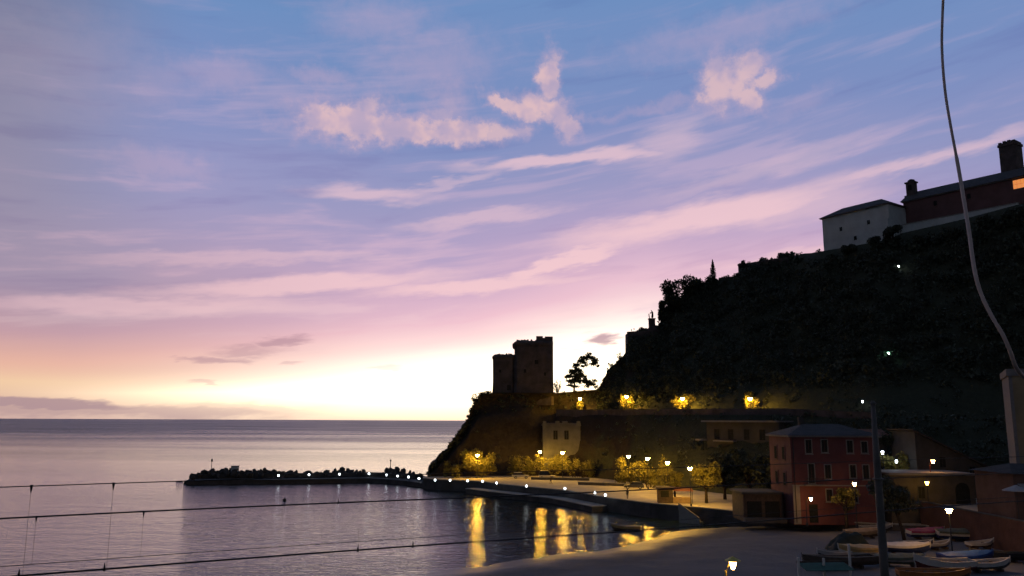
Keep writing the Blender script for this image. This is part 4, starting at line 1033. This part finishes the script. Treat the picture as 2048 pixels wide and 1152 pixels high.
wheel_me = MB()
for k in range(1): wheel_me.loft([[(.32 * math.cos(a * math.pi / 6), -.1, .32 * math.sin(a * math.pi / 6)) for a in range(12)], [(.32 * math.cos(a * math.pi / 6), .1, .32 * math.sin(a * math.pi / 6)) for a in range(12)]])
wheel_me = wheel_me.mesh('tyre', m_rubber)
rim_me = MB().loft([[(.19 * math.cos(a * math.pi / 5), -.115, .19 * math.sin(a * math.pi / 5)) for a in range(10)], [(.19 * math.cos(a * math.pi / 5), .115, .19 * math.sin(a * math.pi / 5)) for a in range(10)]]).mesh('rim', m_carw)
def car(label, loc, rz_, paint, van=False):
    t = thing('parked_car', label, 'car', loc, rz_, 'cars parked on the promenade')
    L = 4.1; h1 = .85; h2 = 1.45 if not van else 1.95
    prof = [(-L/2, .3), (L/2, .3), (L/2, .62), (L/2 - .1, .78), (L/2 - 1.1, h1 + .02), (-L/2 + .05, h1 + .05), (-L/2, .6)]
    MB().loft([[(x, s * (.8 if z < .85 else .76), z) for x, z in prof] for s in (-1, 1)]).build('body', paint, t)
    cb = [(-L/2 + .15, h1 + .055), (L/2 - 1.15, h1 + .055), (L/2 - 1.75, h2 - .08), (-L/2 + .45, h2 - .08)]
    MB().loft([[(x, s * (.74 if z < 1 else .60), z) for x, z in cb] for s in (-1, 1)]).build('windows', m_glass, t)
    part_box('roof', paint, t, -L/2 + .42, L/2 - 1.72, -.62, .62, h2 - .077, h2)
    for x in (-1.25, 1.3):
        for y in (-.74, .74):
            w_ = link_mesh('wheel', wheel_me, t, (x, y, .32)); link_mesh('rim', rim_me, w_)
    for y in (-.55, .55): part_box('headlight', m_white, t, L/2 - .03, L/2 + .03, y - .15, y + .15, .6, .74)
p = P(1041, 950, 201); car('silver car parked below the bushes nearer the castle', (p.x, 201, ZP), .1, m_carw)
p = P(1094, 950, 200); car('second silver car parked by the pair of promenade lamps', (p.x, 200, ZP), -.05, m_carw, True)
p = P(1268, 972, 172); car('dark car parked at the first lamp of four', (p.x, 172, ZP), 3.0, m_card)

def cloth_mat(name, top, low):
    m = bpy.data.materials.new(name); m.use_nodes = True
    t_ = NT(m.node_tree); b_ = m.node_tree.nodes['Principled BSDF']
    s_ = t_.n('ShaderNodeSeparateXYZ'); m.node_tree.links.new(t_.n('ShaderNodeTexCoord').outputs['Object'], s_.inputs[0])
    z = s_.outputs[2]
    c_ = t_.mix(t_.m('GREATER_THAN', z, .88), low, top); c_ = t_.mix(t_.m('GREATER_THAN', z, 1.48), c_, (.35, .2, .15)); c_ = t_.mix(t_.m('LESS_THAN', z, .09), c_, (.02, .02, .02))
    m.node_tree.links.new(c_, b_.inputs['Base Color']); b_.inputs['Roughness'].default_value = .9
    return m
def person(label, loc, rz_, top, low, stride=.25):
    t = thing('person', label, 'person', loc, rz_)
    s = stride
    V = [(0, 0, .95), (0, 0, 1.18), (.02, 0, 1.40), (.02, 0, 1.50), (.04, 0, 1.60), (.05, 0, 1.70),
         (0, .10, .90), (s * .5 + .05, .11, .50), (s * .6, .11, .08), (s * .6 + .16, .11, .035),
         (0, -.10, .90), (-s * .2 + .04, -.11, .50), (-s, -.11, .10), (-s + .15, -.11, .035),
         (.01, .19, 1.38), (-.06, .24, 1.10), (.06, .24, .87), (.11, .23, .78),
         (.01, -.19, 1.38), (.02, -.24, 1.10), (.14, -.23, .89), (.19, -.22, .80)]
    E = [(0, 1), (1, 2), (2, 3), (3, 4), (4, 5), (0, 6), (6, 7), (7, 8), (8, 9), (0, 10), (10, 11), (11, 12), (12, 13), (2, 14), (14, 15), (15, 16), (16, 17), (2, 18), (18, 19), (19, 20), (20, 21)]
    Rr = [.14, .13, .14, .055, .095, .085, .095, .065, .045, .035, .095, .065, .045, .035, .06, .048, .036, .032, .06, .048, .036, .032]
    skin_figure('body', V, E, Rr, cloth_mat('clothes', top, low), t)
    MB().lathe([(.03, 1.58), (.115, 1.64), (.115, 1.72), (.07, 1.79), (.02, 1.81)], 10, (.03, 0, 0)).build('hair', m_trunk, t, True)
p = G(1102, 968, ZP); person('person in dark clothes walking below the pair of promenade lamps', p, 2.6, (.05, .02, .02), (.03, .03, .04))
p = G(1255, 998, ZP); person('lone walker in dark coat near the end of the quay lights', p, 1.2, (.03, .03, .035), (.025, .025, .03))

# ------------------------------------------------------------------ boats
def hull(L, Bm, Hh, sheer=.35, n=13, thick=.05):
    """outer and inner shell rings; bow at +x"""
    out = []
    for i in range(n):
        u = i / (n - 1); x = (u - .5) * L
        bw = Bm / 2 * (1 - max(0, (u - .45) / .55) ** 2.2) * (.78 + .22 * min(1, u / .35)); bw = max(bw, .03)
        zt = Hh + sheer * ((u - .35) / .65) ** 2 if u > .35 else Hh + .1 * sheer * ((.35 - u) / .35) ** 2
        kz = .0 + (.55 * Hh * max(0, (u - .78) / .22) ** 2)
        out.append((x, bw, zt, kz))
    return out
def boat(label, loc, rz_, L, Bm, Hh, top, bottom, rim, cover=None, motor=False, seats=3, roll=0.05, group='boats drawn up on the beach', name='rowing_boat', sheer=.35):
    t = thing(name, label, 'boat', loc, rz_, group); t.rotation_euler = (roll, 0, rz_)
    st = hull(L, Bm, Hh, sheer)
    # lower and upper strakes
    lo = MB(); up = MB(); inn = MB(); gw_ = MB()
    def rings_l(k):
        r = []
        for x, w_, zt, kz in st:
            zm = kz + (zt - kz) * .52
            r.append((x, w_, zt, kz, zm))
        return r
    S_ = rings_l(0); n = len(S_)
    lo.loft([[(x, -w_ * .93, zm), (x, -w_ * .62, kz + (zm - kz) * .28), (x, 0, kz), (x, w_ * .62, kz + (zm - kz) * .28), (x, w_ * .93, zm)] for x, w_, zt, kz, zm in S_]).build('bottom', bottom, t, False)
    for s in (-1, 1):
        up.loft([[(x, s * w_ * .935, zm + .003), (x, s * w_, zt), (x, s * max(0, w_ - .05), zt), (x, s * max(0, w_ * .9 - .05), zm + .003)] for x, w_, zt, kz, zm in S_])
    up.box(S_[0][0] - .03, S_[0][0] + .02, -S_[0][1], S_[0][1], S_[0][4], S_[0][2])
    up.build('hull', top, t)
    for s in (-1, 1):
        gw_.loft([[(x, s * (w_ + .04), zt + .004), (x, s * (w_ + .04), zt + .07), (x, s * max(0, w_ - .09), zt + .07), (x, s * max(0, w_ - .09), zt + .004)] for x, w_, zt, kz, zm in S_])
    gw_.build('gunwale', rim, t)
    inn.loft([[(x, -max(.01, w_ * .88 - .05), zm + .02), (x, max(.01, w_ * .88 - .05), zm + .02), (x, max(.01, w_ * .88 - .05), zm + .05), (x, -max(.01, w_ * .88 - .05), zm + .05)] for x, w_, zt, kz, zm in S_]).build('floor', m_wood, t)
    for k in range(seats):
        i = 2 + k * 3
        x, w_, zt, kz, zm = S_[i]
        part_box('thwart', m_wood if cover is None else m_wood, t, x - .14, x + .14, -w_ * .93 + .05, w_ * .93 - .05, zt - .2, zt - .15)
    st_ = S_[-1]
    MB().tube([(st_[0] - .12, 0, st_[3]), (st_[0] + .06, 0, (st_[2] + st_[3]) / 2), (st_[0] + .10, 0, st_[2] + .22)], [.05, .06, .045], 6).build('stem_post', rim, t)
    for s in (-.5, .5): part_box('chock', m_wood, t, s * L * .5 - .12, s * L * .5 + .12, -Bm * .38, Bm * .38, -.22, .10)
    if cover:
        cv = MB(); rg_ = random.Random(int(L * 100))
        rr2 = []
        for i, (x, w_, zt, kz, zm) in enumerate(S_):
            hh = .28 * math.sin(math.pi * (i + .7) / (n + .4)) * (1 + .25 * rg_.uniform(-1, 1))
            rr2.append([(x, -w_ - .07, zt - .16), (x, -w_ - .06, zt + .085), (x, -w_ * .5, zt + .1 + hh * .75), (x, 0, zt + .1 + hh), (x, w_ * .5, zt + .1 + hh * .75), (x, w_ + .06, zt + .085), (x, w_ + .07, zt - .16)])
        cv.loft(rr2).build('cover', cover, t)
    if cover is None and not motor and L > 3.5:
        i1 = S_[3]; i2 = S_[9]
        for s in (-.35, .3): MB().tube([(i1[0], s * Bm * .5, i1[2] - .08), (i2[0], s * Bm * .42, i2[2] - .04)], [.03, .022], 5).build('oar', m_tan, t)
    if motor:
        x, w_, zt, kz, zm = S_[0]
        mo = part_box('outboard_motor', m_iron, t, x - .45, x - .06, -.2, .2, zt - .05, zt + .45)
        part_box('leg', m_iron, mo, x - .32, x - .18, -.07, .07, zt - .9, zt - .05)
    return t
def bz(p): return Vector((p.x, p.y, beach_z(p.x, p.y) + .22))
def on_beach(px, py): return bz(G(px, py, 1.75))
boat('long white boat with red brown bottom and raised stem, foremost on the beach', on_beach(1889, 1146), math.pi + .15, 6.3, 1.9, .95, m_white, m_brown, m_white, None, False, 3, -.06, sheer=.7)
boat('blue tarpaulin covered boat behind the long white boat', on_beach(1935, 1131), .12, 5.8, 1.9, .75, m_bluep, m_bluep, m_blue, m_blue)
boat('dark hulled boat with outboard motor behind the blue covered one', on_beach(1999, 1124), math.pi - .1, 5.6, 1.9, .8, m_iron, m_iron, m_steel, None, True)
boat('navy boat with broad white deck beside the leaning tree', on_beach(1812, 1110), -.25, 5.0, 1.9, .8, m_bluep, m_bluep, m_white, m_white)
boat('white boat under a pink tarpaulin', on_beach(1853, 1077), .05, 4.6, 1.8, .8, m_white, m_bluep, m_white, m_pink)
boat('long boat under an olive tarpaulin beside the pink covered one', on_beach(1934, 1082), -.18, 6.8, 2.2, .95, m_white, m_bluep, m_white, m_olive)
boat('small tan boat behind the pink covered boat', on_beach(1886, 1055), .1, 3.6, 1.4, .6, m_tan, m_wood, m_tan)
boat('pale boat near the foot of the retaining wall', on_beach(1948, 1058), -.1, 4.6, 1.6, .6, m_awn, m_olive, m_white)
boat('small dark blue boat past the olive covered boat', on_beach(1985, 1070), -.3, 4.2, 1.6, .6, m_bluep, m_wood, m_tan)
boat('red boat hard against the retaining wall', on_beach(2040, 1062), -.5, 4.4, 1.7, .8, m_brown, m_brown, m_orange)
boat('ochre boat with white bow beside the tall mast', on_beach(1722, 1116), math.pi + .12, 4.9, 1.8, .85, m_yellow, m_white, m_white, m_yellow)
boat('slim grey white boat between the dark tarpaulin and the ochre boat', on_beach(1668, 1118), math.pi + .3, 4.0, 1.5, .5, m_awn, m_grey, m_white)
boat('dark wooden boat with pale gunwale at the edge of the sand', on_beach(1680, 1138), math.pi + .22, 8.2, 2.3, .9, m_wood, m_wood, m_ltrim)
boat('white boat under the small orange lit tree', on_beach(1722, 1050), .1, 4.8, 1.7, .6, m_white, m_brown, m_white)
boat('tan boat in front of the small orange lit tree', on_beach(1726, 1074), -.05, 4.6, 1.7, .7, m_tan, m_wood, m_tan, m_tan)
boat('boat coloured with orange lamplight below the long white one', on_beach(1868, 1166), -.18, 6.2, 1.9, .8, m_orange, m_wood, m_orange, None)  # orange lamplight is put into the hull and rim colour
boat('pale narrow boat lying behind the tan boat', on_beach(1752, 1062), .0, 4.4, 1.5, .6, m_awn, m_grey, m_white)
boat('grey white boat nearest the stem of the long white boat', on_beach(1800, 1133), -.3, 4.6, 1.7, .7, m_awn, m_olive, m_white, m_olive)
boat('white boat lying alongside the dark hulled motor boat', on_beach(1975, 1144), .1, 4.8, 1.7, .7, m_white, m_grey, m_white)
boat('ochre and white boat under the retaining wall, nearer the yellow lamp', on_beach(1915, 1046), .05, 4.0, 1.5, .6, m_white, m_yellow, m_white)
boat('pale boat tucked under the end of the retaining wall', on_beach(1992, 1052), -.35, 4.4, 1.5, .6, m_tan, m_brown, m_white)
boat('small navy dinghy lying by the trunk of the leaning tree', on_beach(1838, 1097), -.1, 3.2, 1.3, .55, m_bluep, m_wood, m_white)
boat('small white dinghy between the olive covered boat and the motor boat', on_beach(1962, 1099), .2, 3.4, 1.3, .55, m_white, m_wood, m_white)
boat('small pale dinghy on the open sand before the olive covered boat', on_beach(1880, 1098), .35, 3.0, 1.2, .5, m_awn, m_bluep, m_white)
for (x, y, rz_, lb) in [(1842, 1126, .3, 'fish crate beside the stem of the long white boat'), (1770, 1128, .9, 'fish crate near the foot of the ochre boat'), (1916, 1112, .1, 'fish crate behind the blue covered boat')]:
    q = on_beach(x, y) - Vector((0, 0, .22)); t = thing('fish_crate', lb, 'crate', q, rz_)
    part_box('base', m_blue, t, -.4, .4, -.25, .25, 0, .04)
    for (a_, b_, c_, d_) in ((-.4, -.36, -.25, .25), (.36, .4, -.25, .25), (-.357, .357, -.25, -.21), (-.357, .357, .21, .25)): part_box('side', m_blue, t, a_, b_, c_, d_, .043, .34)
p = G(1252, 1060, 0); tt = boat('small lamplit boat moored in the shallows off the beach', Vector((p.x, p.y, -.18)), math.pi - .15, 4.4, 1.7, .75, m_yellow, m_wood, m_white, None, False, 3, .03, None, 'moored_boat')
# tarpaulin heap and shelter on the sand
p = on_beach(1700, 1100)
t = thing('tarpaulin_heap', 'dark green tarpaulin thrown over stacked gear behind the ochre boat', 'tarpaulin', p - Vector((0, 0, .3)))
hb = MB(); rg_ = random.Random(4); nn = 15
for j in range(nn + 1):
    for i in range(nn + 1):
        u = i / nn * 2 - 1; v = j / nn * 2 - 1
        z = 2.5 * max(0, (1 - abs(u) ** 3)) * max(0, 1 - abs(v) ** 3) * (.75 + .35 * N3(u * 2, v * 2, 5)) 
        hb.v.append((u * 2.6, v * 1.7, z))
for j in range(nn):
    for i in range(nn): k = j * (nn + 1) + i; hb.f.append((k, k+1, k+nn+2, k+nn+1))
hb.build('cover', mat('dark green tarpaulin', (.02, .028, .022), .75, .3, 1.5, .5, 5), t, True)
MB().tube([(-2.6, -.2, .5), (0, -1.75, .9), (2.6, -.2, .5)], .03, 5).build('rope', m_tan, t)
p = bz(G(1650, 1172, 1.7))
t = thing('beach_shelter', 'beach shelter frame with white posts and green canvas at the sand edge', 'shelter', p - Vector((0, 0, .25)), .1)
for (x, hh) in ((-2.4, 2.5), (0, 2.4), (2.5, 3.6)): part_box('post', m_white, t, x - .09, x + .09, -.09, .09, 0, hh)
MB().loft([[(-2.2, -1.2, 1.5), (2.3, -1.2, 1.5), (2.3, 1.0, 1.9), (-2.2, 1.0, 1.9)], [(-2.2, -1.2, 1.55), (2.3, -1.2, 1.55), (2.3, 1.0, 1.95), (-2.2, 1.0, 1.95)]]).build('canvas', m_green, t)
part_box('beam', m_wood, t, -2.5, 2.6, .095, .2, 2.0, 2.15)
p = G(1160, 1046, 0)
t = thing('mooring_buoy', 'small white mooring buoy off the quay', 'buoy', (p.x, p.y, 0)); MB().lathe([(.08, -.3), (.4, -.1), (.45, .15), (.3, .45), (.08, .55)], 10).build('float', m_white, t, True); MB().lathe([(.04, .55), (.04, .9)], 6).build('eye', m_iron, t)
p = G(569, 1002, 0)
t = thing('mooring_buoy', 'small dark buoy in open water inside the breakwater', 'buoy', (p.x, p.y, 0)); MB().lathe([(.08, -.3), (.35, -.1), (.4, .2), (.25, .5), (.06, .6)], 10).build('float', m_iron, t, True); MB().lathe([(.04, .6), (.04, .9)], 6).build('eye', m_iron, t)

# ------------------------------------------------------------------ railway mast and overhead wires
pm_ = P(1766, 1100, 20); 
t = thing('catenary_mast', 'tall grey railway mast rising in front of the beached boats', 'mast', (pm_.x, 20, 0))
zt = P(1749, 806, 20).z
MB().lathe([(.15, -.5), (.14, 4), (.115, 11), (.085, 15.4), (.05, zt - .05)], 12).build('shaft', m_steel, t, True)
MB().lathe([(.07, zt - .047), (.07, zt), (.03, zt + .06)], 12).build('cap', m_steel, t)
for z in (12.2, 15.0): MB().lathe([(.10, z), (.125, z + .01), (.125, z + .05), (.10, z + .06)], 12).build('band', m_steel, t)
def wire(py0, k, r, label, group='railway wires over the water'):
    """a straight span receding to the far end of the line: seen at height py0 in front of the first dropper"""
    z = 16.4 - (py0 - 836) * 17.0 * k / FPX
    A_ = Vector((-11.0 * k, 17.0 * k, 0)); D_ = Vector((9.6, 5.2, 0)).normalized()
    w_ = []
    for i in range(-4, 29):
        p = A_ + D_ * (i * 2.2); sag = .02 * math.sin(i * .55)
        w_.append(Vector((p.x, p.y, z + sag)))
    t = thing('overhead_wire', label, 'wire', w_[0], 0, group)
    MB().tube([a - w_[0] for a in w_], r, 6).build('strand', m_wire, t)
    return t, w_[0], z, A_, D_
W1 = wire(970, 1.0, .012, 'topmost overhead wire, meeting the tip of the breakwater')
W2 = wire(1030, 1.25, .024, 'second overhead wire, the thick one crossing the bright water')
W3 = wire(1141, 1.0, .022, 'lowest overhead wire, thick, with clamps standing on it')
W4 = wire(1121, 1.25, .010, 'thin overhead wire just above the lowest one')
def wire_at(w, px):
    t, o, z, A_, D_ = w; u = (px - 1024) / FPX * 1.0
    # solve for the point of the span seen in this direction
    k = u * 1.035; s_ = (A_.x - k * A_.y) / (k * D_.y - D_.x); p = A_ + D_ * s_; return Vector((p.x, p.y, z))
def clamp(w, px, up, length=None):
    a = wire_at(w, px) - w[1]; d = Vector((0, 0, 1 if up else -1))
    MB().tube([a - d * .03, a + d * .05, a + d * .14], [.032, .022, .006], 6).build('clamp', m_wire, w[0])
    if length: MB().tube([a, a + d * length], .0032, 5).build('dropper', m_wire, w[0])
h13 = W1[2] - W3[2]; h24 = W2[2] - W4[2]
for px in (122, 276): clamp(W1, px, False, h13)
for px in (137, 337): clamp(W2, px, False, h24)
for px in (115, 272, 740, 842): clamp(W3, px, True, None if px < 300 else .62)
for px in (700,): clamp(W2, px, True)

# ------------------------------------------------------------------ loose cable hanging close to the camera
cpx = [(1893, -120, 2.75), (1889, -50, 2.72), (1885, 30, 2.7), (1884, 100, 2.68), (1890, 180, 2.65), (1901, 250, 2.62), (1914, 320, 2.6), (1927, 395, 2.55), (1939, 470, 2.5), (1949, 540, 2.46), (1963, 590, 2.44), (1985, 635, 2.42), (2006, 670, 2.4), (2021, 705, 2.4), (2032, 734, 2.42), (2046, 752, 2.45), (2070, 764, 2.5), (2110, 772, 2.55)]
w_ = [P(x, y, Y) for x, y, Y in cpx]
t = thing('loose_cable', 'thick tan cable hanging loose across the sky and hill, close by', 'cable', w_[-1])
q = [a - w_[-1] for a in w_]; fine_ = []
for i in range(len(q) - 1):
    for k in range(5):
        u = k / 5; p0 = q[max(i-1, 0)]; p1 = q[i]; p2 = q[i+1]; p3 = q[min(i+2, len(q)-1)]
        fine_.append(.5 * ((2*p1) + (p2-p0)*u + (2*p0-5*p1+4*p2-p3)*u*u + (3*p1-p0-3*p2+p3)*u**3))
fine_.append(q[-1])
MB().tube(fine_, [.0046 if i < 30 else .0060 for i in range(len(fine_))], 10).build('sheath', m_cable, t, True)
